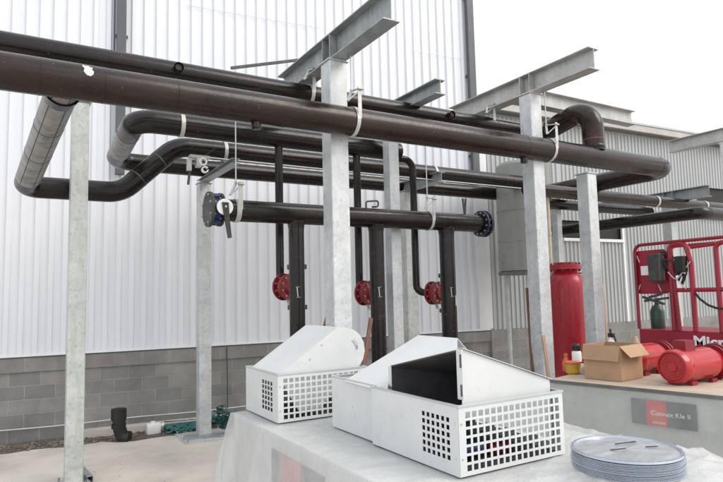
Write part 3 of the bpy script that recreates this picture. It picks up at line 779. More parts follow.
# clamp cluster on top of the second post
cp_ = py(197, 160, 7.62)
t = thing('pipe_clamp', 'cluster of grey beam clamps and bolts above the second post', 'clamp', cp_, 0)
b_ = BM(); box(b_, cp_ + Vector((-.10, -.05, .02)), cp_ + Vector((.16, .06, .06)), .006); box(b_, cp_ + Vector((-.02, -.07, -.10)), cp_ + Vector((.05, .03, .02)), .006)
box(b_, cp_ + Vector((-.14, -.05, -.16)), cp_ + Vector((-.08, .0, .0)), .006); obj('clamp_body', b_, 'strap', t)
b_ = BM(); ring_band(b_, cp_ + Vector((.06, -.06, -.03)), (0, 1, 0), .035, .05, .018, 0, 2 * PI, 16); ring_band(b_, cp_ + Vector((.09, -.05, -.13)), (0, 1, 0), .03, .05, .015, .5, 2 * PI, 16); obj('u_bolt', b_, 'white_plastic', t)
b_ = BM(); bar(b_, cp_ + Vector((-.06, -.02, -.03)), cp_ + Vector((.36, -.02, .0)), .02, .02); bar(b_, cp_ + Vector((.08, -.02, .05)), cp_ + Vector((.24, -.02, .18)), .015, .015)
bar(b_, cp_ + Vector((-.10, -.02, -.16)), cp_ + Vector((-.12, -.02, -.34)), .03, .015); obj('clamp_rod', b_, 'dark_steel', t)

# ------------------------------------------------------------------ grey tank behind the wide post
tp = py(524, 200, 8.62); tr_ = .555
zb_, zt_ = py(505, 271, 8.3).z, py(510, 158, 8.3).z
t = thing('grey_tank', 'round-shouldered grey tank standing behind the wide right post', 'tank', (tp.x, 8.62, 0))
b_ = BM(); lathe(b_, (tp.x, 8.62, zb_), [(.3, -.001), (tr_ - .02, 0), (tr_, .02), (tr_, zt_ - zb_ - .06), (tr_ - .05, zt_ - zb_), (.2, zt_ - zb_ + .03)], 40); obj('shell', b_, 'tank_grey', t, smooth=True)
for zz_ in (zb_ + .62, zb_ + 1.25):
    b_ = BM(); lathe(b_, (tp.x, 8.62, zz_), [(tr_ - .01, -.02), (tr_ + .012, -.018), (tr_ + .012, .018), (tr_ - .01, .02)], 40); obj('band', b_, 'tank_grey', t, smooth=True)
b_ = BM(); lathe(b_, (tp.x, 8.62, zb_ - .06), [(tr_ + .03, 0), (tr_ + .03, .058)], 40); obj('base_ring', b_, 'edge_dark', t, smooth=True)
for a in (0.7, 2.3, 3.9, 5.5):
    b_ = BM(); q = Vector((tp.x + .42 * math.cos(a), 8.62 + .42 * math.sin(a), 0)); cyl(b_, q, q + Vector((0, 0, zb_ - .061)), .045, n=12); obj('leg', b_, 'galv', t, smooth=True)

vp_ = py(549, 230, 7.2)
t = thing('vent_pipe', 'slim cream vertical pipe just right of the wide post, above the red tank', 'pipe', (vp_.x, 7.2, 0))
b_ = BM(); tube(b_, [(vp_.x, 7.2, 0), (vp_.x, 7.2, P1Z - .1)], .034, 16); obj('pipe_run', b_, 'cream', t, smooth=True)
for z_ in (2.4, 3.1):
    b_ = BM(); cyl(b_, (vp_.x, 7.2, z_), (vp_.x, 7.2, z_ + .06), .043, n=16); obj('coupling', b_, 'cream', t, smooth=True)
# ------------------------------------------------------------------ red tank
rt = py(567, 300, 6.85); ztr = py(566, 262, 6.85).z; R_ = .315
print('red tank', rt, ztr)
t = thing('red_tank', 'upright red pressure tank with a bolted lid flange', 'tank', (rt.x, 6.85, 0))
b_ = BM(); lathe(b_, (rt.x, 6.85, .12), [(.1, 0), (R_ - .04, .03), (R_, .12), (R_, ztr - .56), (R_ - .008, ztr - .48), (R_ - .03, ztr - .41), (R_ - .065, ztr - .355), (.215, ztr - .32), (.195, ztr - .29), (.19, ztr - .13)], 40); obj('shell', b_, 'red_paint', t, smooth=True)
b_ = BM(); lathe(b_, (rt.x, 6.85, ztr - .13), [(.27, 0), (.27, .045)], 36); lathe(b_, (rt.x, 6.85, ztr - .083), [(.26, 0), (.26, .03), (.1, .05)], 36); ld = obj('lid_flange', b_, 'red_paint', t, smooth=True)
b_ = BM()
for k in range(12):
    a = k * PI / 6; q = Vector((rt.x + .235 * math.cos(a), 6.85 + .235 * math.sin(a), ztr - .16)); cyl(b_, q, q + Vector((0, 0, .14)), .016, n=6)
obj('bolt', b_, 'red_dark', ld)
b_ = BM(); q = Vector((rt.x + .33, 6.75, ztr - .22)); tube(b_, fillet([q + Vector((-.1, 0, .02)), q + Vector((.0, 0, .03)), q + Vector((.02, 0, -.06))], .02, 4), .015, 8); obj('lifting_lug', b_, 'red_dark', t)
for a in (0.5, 2.6, 4.7):
    b_ = BM(); q = Vector((rt.x + .24 * math.cos(a), 6.85 + .24 * math.sin(a), 0)); box(b_, q - Vector((.03, .03, 0)), q + Vector((.03, .03, .2))); obj('foot', b_, 'red_dark', t)

# ------------------------------------------------------------------ right platform (grey wrapped unit with timber top)
PZ = 1.19
Pn = pz(723, 395.5, PZ); Pf = pz(550, 379, PZ)
ey = (Pf - Pn).normalized(); pa = math.atan2(-ey.x, ey.y)
print('platform', Pn, Pf, math.degrees(pa))
pt = thing('wrapped_unit', 'grey sheet-covered unit with a timber top and a red and grey label', 'crate', (Pf.x, Pf.y, 0), pa)
LY = 3.6; LX = 2.05         # local: x into the unit, y negative towards the camera
b_ = BM()
nx, nz = 60, 22                              # front face with slight wrap wrinkles
rows = []
for j in range(nz + 1):
    z = .0 + (PZ - .03) * j / nz; row = []
    for i in range(nx + 1):
        y = -LY * i / nx; p = Vector((0, y, z)); nn = noise.noise(Vector((y * 1.6, z * 3.5, 4))) * .018 + noise.noise(Vector((y * 5 + z * 6, z * 9, 1))) * .006
        if z < .62: nn -= .02
        row.append(b_.verts.new((.022 + nn * (1 if 0 < i < nx else .2), y, z)))
    rows.append(row)
for A, B in zip(rows, rows[1:]):
    for k in range(nx): b_.faces.new((A[k], A[k + 1], B[k + 1], B[k]))
obj('side_wrap', b_, 'wrap_grey', pt, True, True)
b_ = BM(); box(b_, (.06, -LY, 0), (LX, -.001, PZ - .032)); obj('unit_body', b_, 'wrap_grey', pt, True)
for k in range(5):
    b_ = BM(); y1 = -LY * k / 5 - .004; y0 = -LY * (k + 1) / 5; box(b_, (-.01, y0, PZ - .03), (LX + .02, y1, PZ), .003); obj('top_board', b_, 'wood_top', pt, True)
b_ = BM(); box(b_, (-.02, -LY, PZ - .034), (-.0105, 0, PZ - .004)); obj('edge_strip', b_, 'edge_dark', pt, True)
b_ = BM(); rows = []
for j in range(41):
    z = .02 + (PZ - .06) * j / 40; row = []
    for i in range(121):
        y = -LY * i / 120
        nn = max(0, 1 - abs(noise.noise(Vector((y * 1.3 + z * 2.0, z * 2.2, 4)))) * 9) * .013 + max(0, 1 - abs(noise.noise(Vector((y * 2.6 - z * 3.4, z * 3, 8)))) * 9) * .010 + .006 * noise.noise(Vector((y * 4, z * 4, 2)))
        row.append(b_.verts.new((-.022 - nn, y, z)))
    rows.append(row)
for A1, B1 in zip(rows, rows[1:]):
    for k in range(120): b_.faces.new((A1[k], A1[k + 1], B1[k + 1], B1[k]))
obj('clear_wrap', b_, 'clear_film', pt, True, True)
# label
def p_local(p): return Matrix.Rotation(-pa, 3, 'Z') @ (Vector(p) - Vector((Pf.x, Pf.y, 0)))
pn_ = Matrix.Rotation(pa, 3, 'Z') @ Vector((1, 0, 0))
def on_face(u, v):
    r = ray(u, v); t_ = (Vector((Pf.x, Pf.y, 0)) - CAMP).dot(pn_) / r.dot(pn_); return p_local(CAMP + r * t_)
la = on_face(631, 397); lb_ = on_face(698, 431); lt = on_face(698, 406)
ly0, ly1 = la.y, lb_.y; lz1 = (la.z + lt.z) / 2; lz0 = (on_face(631, 423).z + lb_.z) / 2
print('label', ly0, ly1, lz0, lz1)
b_ = BM(); box(b_, (-.008, ly1, lz0), (-.004, ly0, lz1)); lbp = obj('label_panel', b_, 'label_grey', pt, True)
b_ = BM(); r0 = ly0 + (ly1 - ly0) * .24; r1 = ly0 + (ly1 - ly0) * .56; box(b_, (-.0095, r1, lz0 + .001), (-.0082, r0, lz1 - .001)); obj('red_block', b_, 'label_red', lbp, True)
def text_obj(s, size, loc, rot, mat, parent, name='lettering', ext=.001, bold=0, sx=1):
    cu = bpy.data.curves.new(name, 'FONT'); cu.body = s; cu.size = size; cu.extrude = ext; cu.offset = bold
    tmp = bpy.data.objects.new('tmp', cu); COL.objects.link(tmp); bpy.context.view_layer.update()
    me = bpy.data.meshes.new_from_object(tmp.evaluated_get(bpy.context.evaluated_depsgraph_get()))
    bpy.data.objects.remove(tmp); me.materials.clear(); me.materials.append(MATS[mat])
    o = bpy.data.objects.new(name, me); COL.objects.link(o); o.parent = parent; o.location = loc; o.rotation_euler = rot; o.scale = (sx, 1, 1); return o
lh = lz1 - lz0; lw = ly0 - ly1
text_obj('Connex Kle II', lh * .25, (-.011, ly0 - lw * .31, lz0 + lh * .42), (PI / 2, 0, -PI / 2), 'print_soft', lbp, sx=1.05)
text_obj('connex', lh * .17, (-.011, ly0 - lw * .33, lz0 + lh * .10), (PI / 2, 0, -PI / 2), 'print_soft', lbp)

# things standing on the platform (local frame -> world helper)
def P(x, y, z=0): return Matrix.Rotation(pa, 3, 'Z') @ Vector((x, y, 0)) + Vector((Pf.x, Pf.y, PZ + z))
def on_top(u, v, z=0): return pz(u, v, PZ + z)
# cardboard box
c0 = on_top(621.4, 382.3); cl = on_top(585.5, 380.3); cr = on_top(643, 379.5)
w1 = (cl - c0).length; dv = (cl - c0); ang = math.atan2(dv.y, dv.x); w2 = (cr - c0).length
w2 = max(.26, w2); hC = .355
t = thing('cardboard_box', 'open brown cardboard box with its flaps hanging outwards', 'box', c0 + (cl - c0) * .5 + Vector((0, 0, 0)), 0)
ex = Matrix.Rotation(math.radians(-20), 3, 'Z') @ dv.normalized(); ey2 = Vector((ex.y, -ex.x, 0)); 
if ey2.dot(cr - c0) < 0: ey2 = -ey2
def reach(e, u):
    t_ = .05
    while t_ < 1.2 and abs(proj(c0 + e * t_)[0] - proj(c0)[0]) < abs(u - proj(c0)[0]): t_ += .005
    return t_
w1 = reach(ex, 585.5); w2 = min(.5, reach(ey2, 643)); print('box', w1, w2)
dx = ex * w1; dy = ey2 * w2
o0 = c0 + Vector((0, 0, .004)) 
def K(a, b, z): return o0 + dx * a + dy * b + Vector((0, 0, z))
def wallp(bm, p0, p1, z0, z1, th):
    n = Vector((0, 0, 1)).cross(p1 - p0).normalized() * th; poly(bm, [p0 + Vector((0, 0, z0)), p1 + Vector((0, 0, z0)), p1 + Vector((0, 0, z1)), p0 + Vector((0, 0, z1))], n)
b_ = BM(); cc = [K(0, 0, 0), K(1, 0, 0), K(1, 1, 0), K(0, 1, 0)]
for i in range(4): wallp(b_, cc[i], cc[(i + 1) % 4], 0, hC, .004)
poly(b_, [c + Vector((0, 0, .002)) for c in cc], (0, 0, .004)); obj('box_body', b_, 'cardboard', t)
up = Vector((0, 0, 1))
def flap(p0, p1, outv, drop_, nar=.03, name='flap'):
    b = BM(); e = (p1 - p0).normalized() * nar; q = outv; n = (p1 - p0).cross(q).normalized() * .005
    poly(b, [p0, p1, p1 - e + q, p0 + e + q], n); obj(name, b, 'cardboard', t)
hz = up * (hC + .002)
flap(cc[0] + hz, cc[1] + hz, -ey2 * .035 - up * .155 - ex * 0, 0, .0)              # hangs over the long side
flap(cc[0] + hz - ey2 * .0, cc[3] + hz, -ex * .10 - up * .11, 0, .03)
flap(cc[3] + hz, cc[2] + hz, ey2 * .09 - up * .08, 0, .0)
flap(cc[1] + hz, cc[2] + hz, ex * .03 - up * .13, 0, .02)
b_ = BM(); mid = (cc[0] + cc[3]) / 2 - ex * .0055 + up * .0; tdir = (cc[3] - cc[0]).normalized()
poly(b_, [mid - tdir * .02 + up * (hC - .10), mid + tdir * .02 + up * (hC - .10), mid + tdir * .02 + up * (hC - .001), mid - tdir * .02 + up * (hC - .001)], -ex * .002); obj('tape', b_, 'tape', t)

# motors
def motor(base, d, L, r, label, tb=True):
    base = Vector(base); d = Vector(d).normalized(); t = thing('electric_motor', label, 'motor', base, 0, 'red electric motors on the timber top')
    c = base + up * (r + .008); s, tt = frame_for(d)
    b = BM(); lathe(b, c, [(r * .93, .07), (r * .93, L * .72), (r * .80, L * .74), (r * .80, L * .82)], 36, d); obj('casing', b, 'motor_red', t, smooth=True)
    b = BM(); lathe(b, c, [(r * .80, 0.02), (r * .82, .0), (r * .9, .004), (r, .05), (r, .10), (r * .94, .12)], 36, d); fc = obj('fan_cover', b, 'motor_red', t, smooth=True)
    b = BM()
    for k in range(9):
        a = 2 * PI * k / 9; q = (s * math.cos(a) + tt * math.sin(a)); bar(b, c + d * .019 + q * .03, c + d * .019 + q * r * .80, .005, .010)
    lathe(b, c, [(.045, .008), (.045, .03)], 16, d)
    for q_ in (.3, .45, .6, .76): tube(b, [c + d * .018 + (s * math.cos(a) + tt * math.sin(a)) * r * q_ for a in [2 * PI * k / 30 for k in range(31)]], .004, 6, False)
    obj('fan_grille', b, 'motor_red', fc)
    for f_, rr in ((.84, 1.02), (.90, 1.08)):
        b = BM(); lathe(b, c, [(r * rr, L * f_), (r * rr, L * f_ + .03)], 36, d); obj('flange_ring', b, 'red_dark', t, smooth=True)
    b = BM(); lathe(b, c, [(r * .78, L * .82), (r * .8, L * .95), (r * .55, L)], 30, d); obj('end_bell', b, 'motor_red', t, smooth=True)
    if tb:
        b = BM(); q = c + d * (L * .28); h2 = d.cross(up).normalized()
        vs = [q + d * i * .08 + h2 * j * .065 + up * z for z in (r * .8, r + .075) for i, j in ((-1, -1), (1, -1), (1, 1), (-1, 1))]
        vv = [b.verts.new(v) for v in vs]
        for k in range(4): b.faces.new((vv[k], vv[(k + 1) % 4], vv[4 + (k + 1) % 4], vv[4 + k]))
        b.faces.new(vv[0:4][::-1]); b.faces.new(vv[4:8]); obj('terminal_box', b, 'red_dark', t)
    b = BM(); h2 = d.cross(up).normalized()
    for j in (-1, 1):
        for f_ in (.2, .62):
            q = base + d * L * f_ + h2 * j * r * .62; box(b, q - Vector((.045, .02, 0)), q + Vector((.045, .02, r * .22)))
    obj('foot', b, 'red_dark', t)
mb = on_top(671, 386); motor(mb + Vector((.03, .0, 0)), (1, -.02, 0), .80, .170, 'red electric motor with its round fan cover facing out, nearest the right edge')
mb = on_top(633, 377.5); motor(mb + Vector((.10, .1, 0)), (1, .0, 0), .62, .165, 'red electric motor half hidden behind the cardboard box', False)

# small items on the platform
q = on_top(573, 374)
t = thing('plastic_tub', 'small yellow and orange tub left of the cardboard box', 'tub', q)
b_ = BM(); lathe(b_, q, [(.055, 0), (.075, .02), (.085, .10), (.09, .11), (.07, .115)], 20); obj('tub_body', b_, 'yellow_plastic', t, smooth=True)
b_ = BM(); lathe(b_, q + up * .116, [(.085, 0), (.085, .02), (.04, .03)], 20); obj('lid', b_, 'orange_plastic', t, smooth=True)
q = on_top(566.5, 371)
t = thing('orange_bottle', 'little orange-red bottle at the far corner of the timber top', 'bottle', q)
b_ = BM(); lathe(b_, q, [(.04, 0), (.045, .02), (.045, .10), (.02, .15), (.02, .17)], 16); obj('bottle_body', b_, 'orange_plastic', t, smooth=True)
b_ = BM(); lathe(b_, q + up * .171, [(.024, 0), (.024, .03)], 12); obj('cap', b_, 'orange_plastic', t, smooth=True)
q = on_top(577.5, 371)
t = thing('white_label_bottle', 'black-capped can with white wrapper behind the yellow tub', 'can', q)
b_ = BM(); lathe(b_, q, [(.05, 0), (.055, .01), (.055, .21), (.045, .235)], 20); obj('can_body', b_, 'white_plastic', t, smooth=True)
b_ = BM(); lathe(b_, q + up * .236, [(.05, 0), (.05, .06), (.03, .08)], 20); obj('cap', b_, 'black_plastic', t, smooth=True)
b_ = BM(); lathe(b_, q + up * .06, [(.0562, 0), (.0562, .05)], 20); obj('band', b_, 'black_plastic', t, smooth=True)
q = on_top(582.5, 374)
b_ = BM(); r_ = bmesh.ops.create_icosphere(b_, subdivisions=3, radius=.06)
for v_ in b_.verts: v_.co = Vector((v_.co.x * .9, v_.co.y * .8, v_.co.z * 1.1)) * (1 + .35 * noise.noise(v_.co * 22)) + q + up * .05
tag(obj('work_glove', b_, 'glove', smooth=True), 'crumpled cream glove against the cardboard box', 'glove')
q = on_top(612.5, 366)
t = thing('spray_bottle', 'white spray bottle with black trigger behind the cardboard box', 'bottle', q)
b_ = BM(); lathe(b_, q, [(.05, 0), (.055, .02), (.055, .22), (.045, .29), (.018, .33), (.018, .35)], 20); obj('bottle_body', b_, 'white_plastic', t, smooth=True)
b_ = BM(); box(b_, q + Vector((-.02, -.05, .35)), q + Vector((.02, .03, .40)), .006); bar(b_, q + Vector((0, -.05, .37)), q + Vector((0, -.07, .30)), .015); cyl(b_, q + up * .40, q + up * .45, .012, n=8); obj('trigger', b_, 'black_plastic', t)
q = on_top(637, 366)
t = thing('orange_cone', 'pale orange funnel sticking up behind the cardboard box', 'funnel', q)
b_ = BM(); lathe(b_, q, [(.10, 0), (.10, .02), (.085, .03), (.07, .2), (.03, .34), (.02, .36)], 20); obj('cone_body', b_, 'wood_pale', t, smooth=True)
b_ = BM(); q = on_top(548, 377, 0)
q = pz(549.5, 371, 1.0); pl = py(551, 372, 5.4); 
t = thing('timber_plank', 'short pale plank upright against the wide post by the red tank', 'plank', (pl.x + .06, 5.4, 0))
bar(b_, (pl.x + .06, 5.4, 0.0), (pl.x + .0, 5.5, py(548, 335, 5.5).z), .05, .02); obj('board', b_, 'wood_pale', t)
t = thing('timber_plank', 'thin dark red-brown plank leaning left of the wide post', 'plank', (0, 0, 0))
a_ = py(530, 372, 5.75); c_ = py(527.5, 288, 5.95); t.location = (a_.x, 5.75, 0)
b_ = BM(); bar(b_, (a_.x + .05, 5.72, 0), c_, .05, .035); obj('board', b_, 'wood', t)
a_ = py(604, 345, 6.1); c_ = py(602, 284, 6.2)
t = thing('timber_plank', 'slim pinkish batten upright right of the post beside the red tank', 'plank', (a_.x, 6.1, 0))
b_ = BM(); bar(b_, (a_.x + .1, 6.05, 0), c_, .05, .02); obj('board', b_, 'wood_pale', t)
a_ = py(325, 328, 6.5); c_ = py(331, 304, 6.55)
t = thing('timber_plank', 'brown plank leaning beside the post behind the small rounded hood', 'plank', (a_.x - .15, 6.4, 0))
b_ = BM(); dv = (c_ - a_); bar(b_, a_ - dv * (a_.z / dv.z), c_, .06, .03); obj('board', b_, 'wood', t)
a_ = py(366, 352, 6.35); c_ = py(371, 318, 6.4)
t = thing('timber_plank', 'reddish plank leaning at the foot of the middle header leg', 'plank', (a_.x - .1, 6.3, 0))
b_ = BM(); dv = (c_ - a_); bar(b_, a_ - dv * (a_.z / dv.z), c_, .05, .02); obj('board', b_, 'wood', t)

# ------------------------------------------------------------------ red scissor lift
XL = 7.75
lt_ = thing('scissor_lift', 'red scissor lift with tubular guard rails and white lettering', 'lift', (XL, 3.6, 0))
Yf = px(637, 290, XL).y; Yn = 2.2; zr = px(680, 241.5, XL).z; zm = (px(660, 290.5, XL).z); zd1 = px(690, 331, XL).z; zd0 = zd1 - .26
print('lift', Yf, zr, zm, zd1, px(723, 250, XL).y)
XL2 = XL + .85
b_ = BM(); box(b_, (XL - .01, Yn, zd0), (XL2, Yf, zd1), .01); dk = obj('platform_deck', b_, 'lift_red', lt_)
b_ = BM(); box(b_, (XL + .05, Yn, .35), (XL2 - .05, Yf - .02, .62), .02); obj('chassis', b_, 'red_dark', lt_)
for yy in (Yf - .35, Yn + .35):
    for xx in (XL + .08, XL2 - .08):
        b_ = BM(); cyl(b_, (xx - .06, yy, .2), (xx + .06, yy, .2), .2, n=28); obj('wheel', b_, 'black_rubber', lt_, smooth=True)
for k in range(2):
    b_ = BM(); z0 = .62 + k * (zd0 - .62) / 2; z1 = z0 + (zd0 - .62) / 2
    for xx in (XL + .12, XL2 - .12):
        bar(b_, (xx, Yf - .2, z0 + .03), (xx, Yn + .2, z1 - .03), .04, .1); bar(b_, (xx + .045, Yn + .2, z0 + .03), (xx + .045, Yf - .2, z1 - .03), .04, .1)
    obj('scissor_arm', b_, 'red_dark', lt_)
b_ = BM(); RT = .024
def yof(u): return px(u, 290, XL).y
# outer rail loop, rounded corner at the far top
tube(b_, fillet([(XL, Yf, zd1), (XL, Yf, zr), (XL, Yn, zr + .02)], .11, 6), RT, 10); obj('top_rail', b_, 'red_dark', lt_, smooth=True)
b_ = BM(); tube(b_, fillet([(XL2, Yf, zd1), (XL2, Yf, zr), (XL2, Yn, zr)], .11, 6), RT, 10); tube(b_, [(XL, Yf, zr - .1), (XL2, Yf, zr - .1)], RT, 10); obj('top_rail', b_, 'red_dark', lt_, smooth=True)
b_ = BM(); tube(b_, [(XL, yof(668), zm), (XL, Yn, zm)], .03, 10); obj('mid_rail', b_, 'lift_red', lt_, smooth=True)
b_ = BM(); tube(b_, [(XL2, Yf, zm), (XL2, Yn, zm)], .024, 10); obj('mid_rail', b_, 'red_dark', lt_, smooth=True)
for u0 in (672, ):
    b_ = BM(); y0 = yof(u0); y1 = yof(693)
    tube(b_, fillet([(XL + .0, y0, zd1), (XL + .0, y0, zr - .03), (XL + .0, y1 + .06, zr - .03), (XL, y1, zr - .3), (XL, y1, zd1)], .09, 6), .033, 10); obj('gate_frame', b_, 'lift_red', lt_, smooth=True)
b_ = BM(); tube(b_, [(XL + .0, yof(677), zd1), (XL, yof(673), zr - .05)], .03, 10); obj('gate_stile', b_, 'red_dark', lt_, smooth=True)
b_ = BM(); tube(b_, fillet([(XL, yof(719), zd1), (XL, yof(719), zr - .06), (XL, yof(719) - .35, zr - .06), (XL, yof(719) - .5, zr - .35)], .08, 5), .03, 10); tube(b_, [(XL, yof(694), zr - .09), (XL, yof(719), zr - .07)], .024, 10); obj('rail_post', b_, 'lift_red', lt_, smooth=True)
# red back panel with a white notice
ya, yb_ = yof(635.5), yof(668.5); za, zb2 = px(650, 250, XL).z, px(650, 294, XL).z
b_ = BM(); yc = (ya + yb_) / 2; zc2 = (za + zb2) / 2; hw = abs(ya - yb_) / 2; hh = (za - zb2) / 2; rr_ = .07
pts = []
for cx_, cz_, a0 in ((hw - rr_, hh - rr_, 0), (-hw + rr_, hh - rr_, 90), (-hw + rr_, -hh + rr_, 180), (hw - rr_, -hh + rr_, 270)):
    for k in range(6):
        a = math.radians(a0 + 18 * k); pts.append((XL + .03, yc + cx_ + rr_ * math.cos(a), zc2 + cz_ + rr_ * math.sin(a)))
poly(b_, pts, (.02, 0, 0)); pnl = obj('back_panel', b_, 'lift_red', lt_)
b_ = BM(); y_, z_ = yof(643), px(643, 271, XL).z
box(b_, (XL + .024, y_ - .13, z_ - .06), (XL + .0295, y_ + .03, z_ + .07)); obj('notice', b_, 'print_white', pnl)
b_ = BM()
for (uu, vv, dz) in ((634.8 + 3.5, 259, 1), (636.5 + 3, 288, -1), (660, 288, 1)):
    q = px(uu, vv, XL + .028); bar(b_, q + Vector((0, -.02, -.05 * dz * 1)), q + Vector((0, .02, .05 * dz)), .02, .006)
obj('reflector', b_, 'print_white', pnl)
# control box and hoses hanging in the cage
b_ = BM(); q = px(656, 268, XL - .06); box(b_, q + Vector((-.06, -.10, -.19)), q + Vector((.06, .09, .2)), .02); cb = obj('control_box', b_, 'dark_steel', lt_)
b_ = BM(); rnd = random.Random(5)
for k in range(9):
    q0 = px(658 + rnd.uniform(-4, 6), 258 + rnd.uniform(-4, 4), XL - .04); q1 = px(680 + rnd.uniform(-8, 8), 270 + rnd.uniform(-8, 8), XL + .02)
    md = (q0 + q1) / 2 + Vector((0, 0, rnd.uniform(-.15, .2)))
    tube(b_, fillet([q0, md, q1, q1 + Vector((0, .05, -.1))], .05, 5), rnd.choice((.010, .014, .020)), 8)
obj('hose_bundle', b_, 'black_rubber', lt_, smooth=True)
b_ = BM(); q = px(681, 265, XL - .05); box(b_, q + Vector((-.05, -.07, -.10)), q + Vector((.05, .07, .12)), .02); obj('joystick_box', b_, 'black_plastic', lt_)
b_ = BM()
q0 = px(676, 278, XL); q1 = px(686, 288, XL); tube(b_, fillet([px(668, 272, XL - .05), px(676, 281, XL - .05), px(690, 262, XL - .05)], .05, 5), .008, 6); tube(b_, [px(676, 279, XL - .04), px(686, 289, XL - .04)], .006, 6); obj('cable', b_, 'strap', lt_)
b_ = BM(); hp = [px(u_, v_, XL - .03) for u_, v_ in ((695, 293), (700, 299), (708, 305), (716, 308), (726, 309), (735, 306))]; tube(b_, hp, .016, 8); obj('hanging_hose', b_, 'black_rubber', lt_, smooth=True)
# lettering on the deck edge
ty = yof(690); text_obj('Micro', .175, (XL - .013, ty, px(700, 345.5, XL).z), (PI / 2, 0, -PI / 2), 'print_white', dk, bold=.006, sx=1.25)
dk_l = [c for c in dk.children][-1]; dk_l.location = dk_l.location - Vector(lt_.location)
# green gas cylinder with tray above
q = px(658.5, 329, XL + .25); q.z = zd1
t = thing('gas_cylinder', 'small dark green gas cylinder standing on the red lift deck', 'gas cylinder', q)
b_ = BM(); lathe(b_, q, [(.09, 0), (.095, .02), (.095, .24), (.07, .31), (.03, .34), (.03, .37)], 24); obj('shell', b_, 'cyl_green', t, smooth=True)
b_ = BM(); lathe(b_, q + up * .371, [(.022, 0), (.022, .06), (.035, .062), (.035, .08)], 14); bar(b_, q + Vector((0, -.07, .40)), q + Vector((0, .05, .40)), .03); obj('valve', b_, 'strap', t, smooth=True)
b_ = BM(); q = px(653, 300, XL - .02)
for k, (u0, v0, u1, v1) in enumerate(((643, 297, 664, 304), (645, 301, 668, 298), (650, 297, 662, 294))):
    bar(b_, px(u0, v0, XL - .03 - .02 * k), px(u1, v1, XL - .03 - .02 * k), .05, .03)
obj('tool_tray', b_, 'dark_steel', lt_)

# ------------------------------------------------------------------ foreground plinth under poly sheet
zt = 1.055
FX0, FX1, FY0, FY1 = 1.84, 3.78, .9, 5.52
t = thing('sheeted_plinth', 'long grey plinth with a red and grey label showing through plastic', 'crate', (FX0, FY0, 0))
b_ = BM(); box(b_, (FX0, FY0, 0), (FX1, FY1, zt), .01); obj('plinth_body', b_, 'plinth_grey', t)
def on_x(u, v): return px(u, v, FX0 - .012)
a = on_x(271, 447); c = on_x(323, 459); zA = a.z - .01; zC = on_x(271, 500).z
zA = min(zA, zt - .06); yA = a.y; yC = c.y
b_ = BM(); box(b_, (FX0 - .010, yC, zA - .36), (FX0 - .002, yA, zA)); lp = obj('label_panel', b_, 'label_grey', t)
b_ = BM(); box(b_, (FX0 - .013, yA - (yA - yC) * .62, zA - .359), (FX0 - .0105, yA - (yA - yC) * .22, zA - .001)); obj('red_block', b_, 'label_red', lp)
# sheet: draped grid
b_ = BM(); DH = 1.0
na, nb = 150, 300
def drape(a, b):
    da = max(0, -a, a - (FX1 - FX0)); db = max(0, -b, b - (FY1 - FY0)); dr = max(da, db)
    x = FX0 + min(max(a, 0), FX1 - FX0); y = FY0 + min(max(b, 0), FY1 - FY0)
    sa = -1 if a < 0 else 1; sb = -1 if b < 0 else 1
    nx_ = noise.noise(Vector((b * 2.2, dr * .5, 2.0))); n2 = noise.noise(Vector((b * 6.5, dr * 1.2, 7.0)))
    n3 = noise.noise(Vector((a * 2.2, dr * .5, 5.0)))
    fl = .16 * dr if da >= db else .16 * dr
    if da > 0: x += sa * (.02 + fl * (1.0) * min(1, da / (dr + 1e-6)) + min(dr, .5) * (.10 * nx_ + .05 * n2 + .05 * abs(noise.noise(Vector((b * 4 + dr * 2, dr * 3, 1))))))
    if db > 0: y += sb * (.02 + .30 * dr * min(1, db / (dr + 1e-6)) + min(dr, .5) * (.10 * n3))
    z = zt + .008 - dr
    if dr == 0:
        e = min(a, FX1 - FX0 - a, b, FY1 - FY0 - b)
        m = min(1, e / .1)
        fold = noise.ridged_multi_fractal(Vector((x * 1.2, y * 1.9, 3)), .9, 2.1, 4, 1.0, 2.0) if False else 0
        def crease(u_, sc_): return max(0, 1 - abs(noise.noise(Vector(u_))) * sc_)
        wv = .004 * noise.noise(Vector((x * 3, y * 3, 0))) + .010 * crease((x * 1.8 + y * .7, y * 1.1 - x * .4, 9), 9) + .007 * crease((x * 3.4 - y * 1.5, y * 2.2 + x, 2), 8) + .006 * crease((x * 1.2, y * 4.2, 6), 9)
        inbox = (2.2 < x < 3.25 and 2.65 < y < 4.45) or (1.9 < x < 2.95 and 4.65 < y < 5.6)
        z += .002 + m * (wv * (0.1 if inbox else 1))
        dcx, dcy = x - 2.88, y - 2.06; rad_ = math.hypot(dcx, dcy); an_ = math.atan2(dcy, dcx)
        if y < 2.70:
            g_ = 1 / (1 + math.exp((rad_ - .52) / .08)) if rad_ > .25 else 1
            z += m * (.112 * g_ * min(1, max(0.0, (2.70 - y) * 5)) + .040 * crease((math.cos(an_) * 3.2, math.sin(an_) * 3.2, rad_ * .5), 4) * min(1, max(0, (2.66 - y) * 4)) * min(1, max(0, rad_ - .26) * 4) * math.exp(-max(0, rad_ - .6) * 1.5))
        if x > 3.2 and y < 3.6: z += m * min(1, (x - 3.2) * 6) * min(1, (3.6 - y) * 3) * (.05 + .05 * max(0, noise.noise(Vector((x * 3, y * 2, 8)))))
    return (x, y, max(z, .012))
la_, lb2 = (FX1 - FX0) + 2 * DH, (FY1 - FY0) + 2 * DH
gr = [[b_.verts.new(drape(-DH + la_ * i / na, -DH + lb2 * j / nb)) for j in range(nb + 1)] for i in range(na + 1)]
for i in range(na):
    for j in range(nb): b_.faces.new((gr[i][j], gr[i + 1][j], gr[i + 1][j + 1], gr[i][j + 1]))
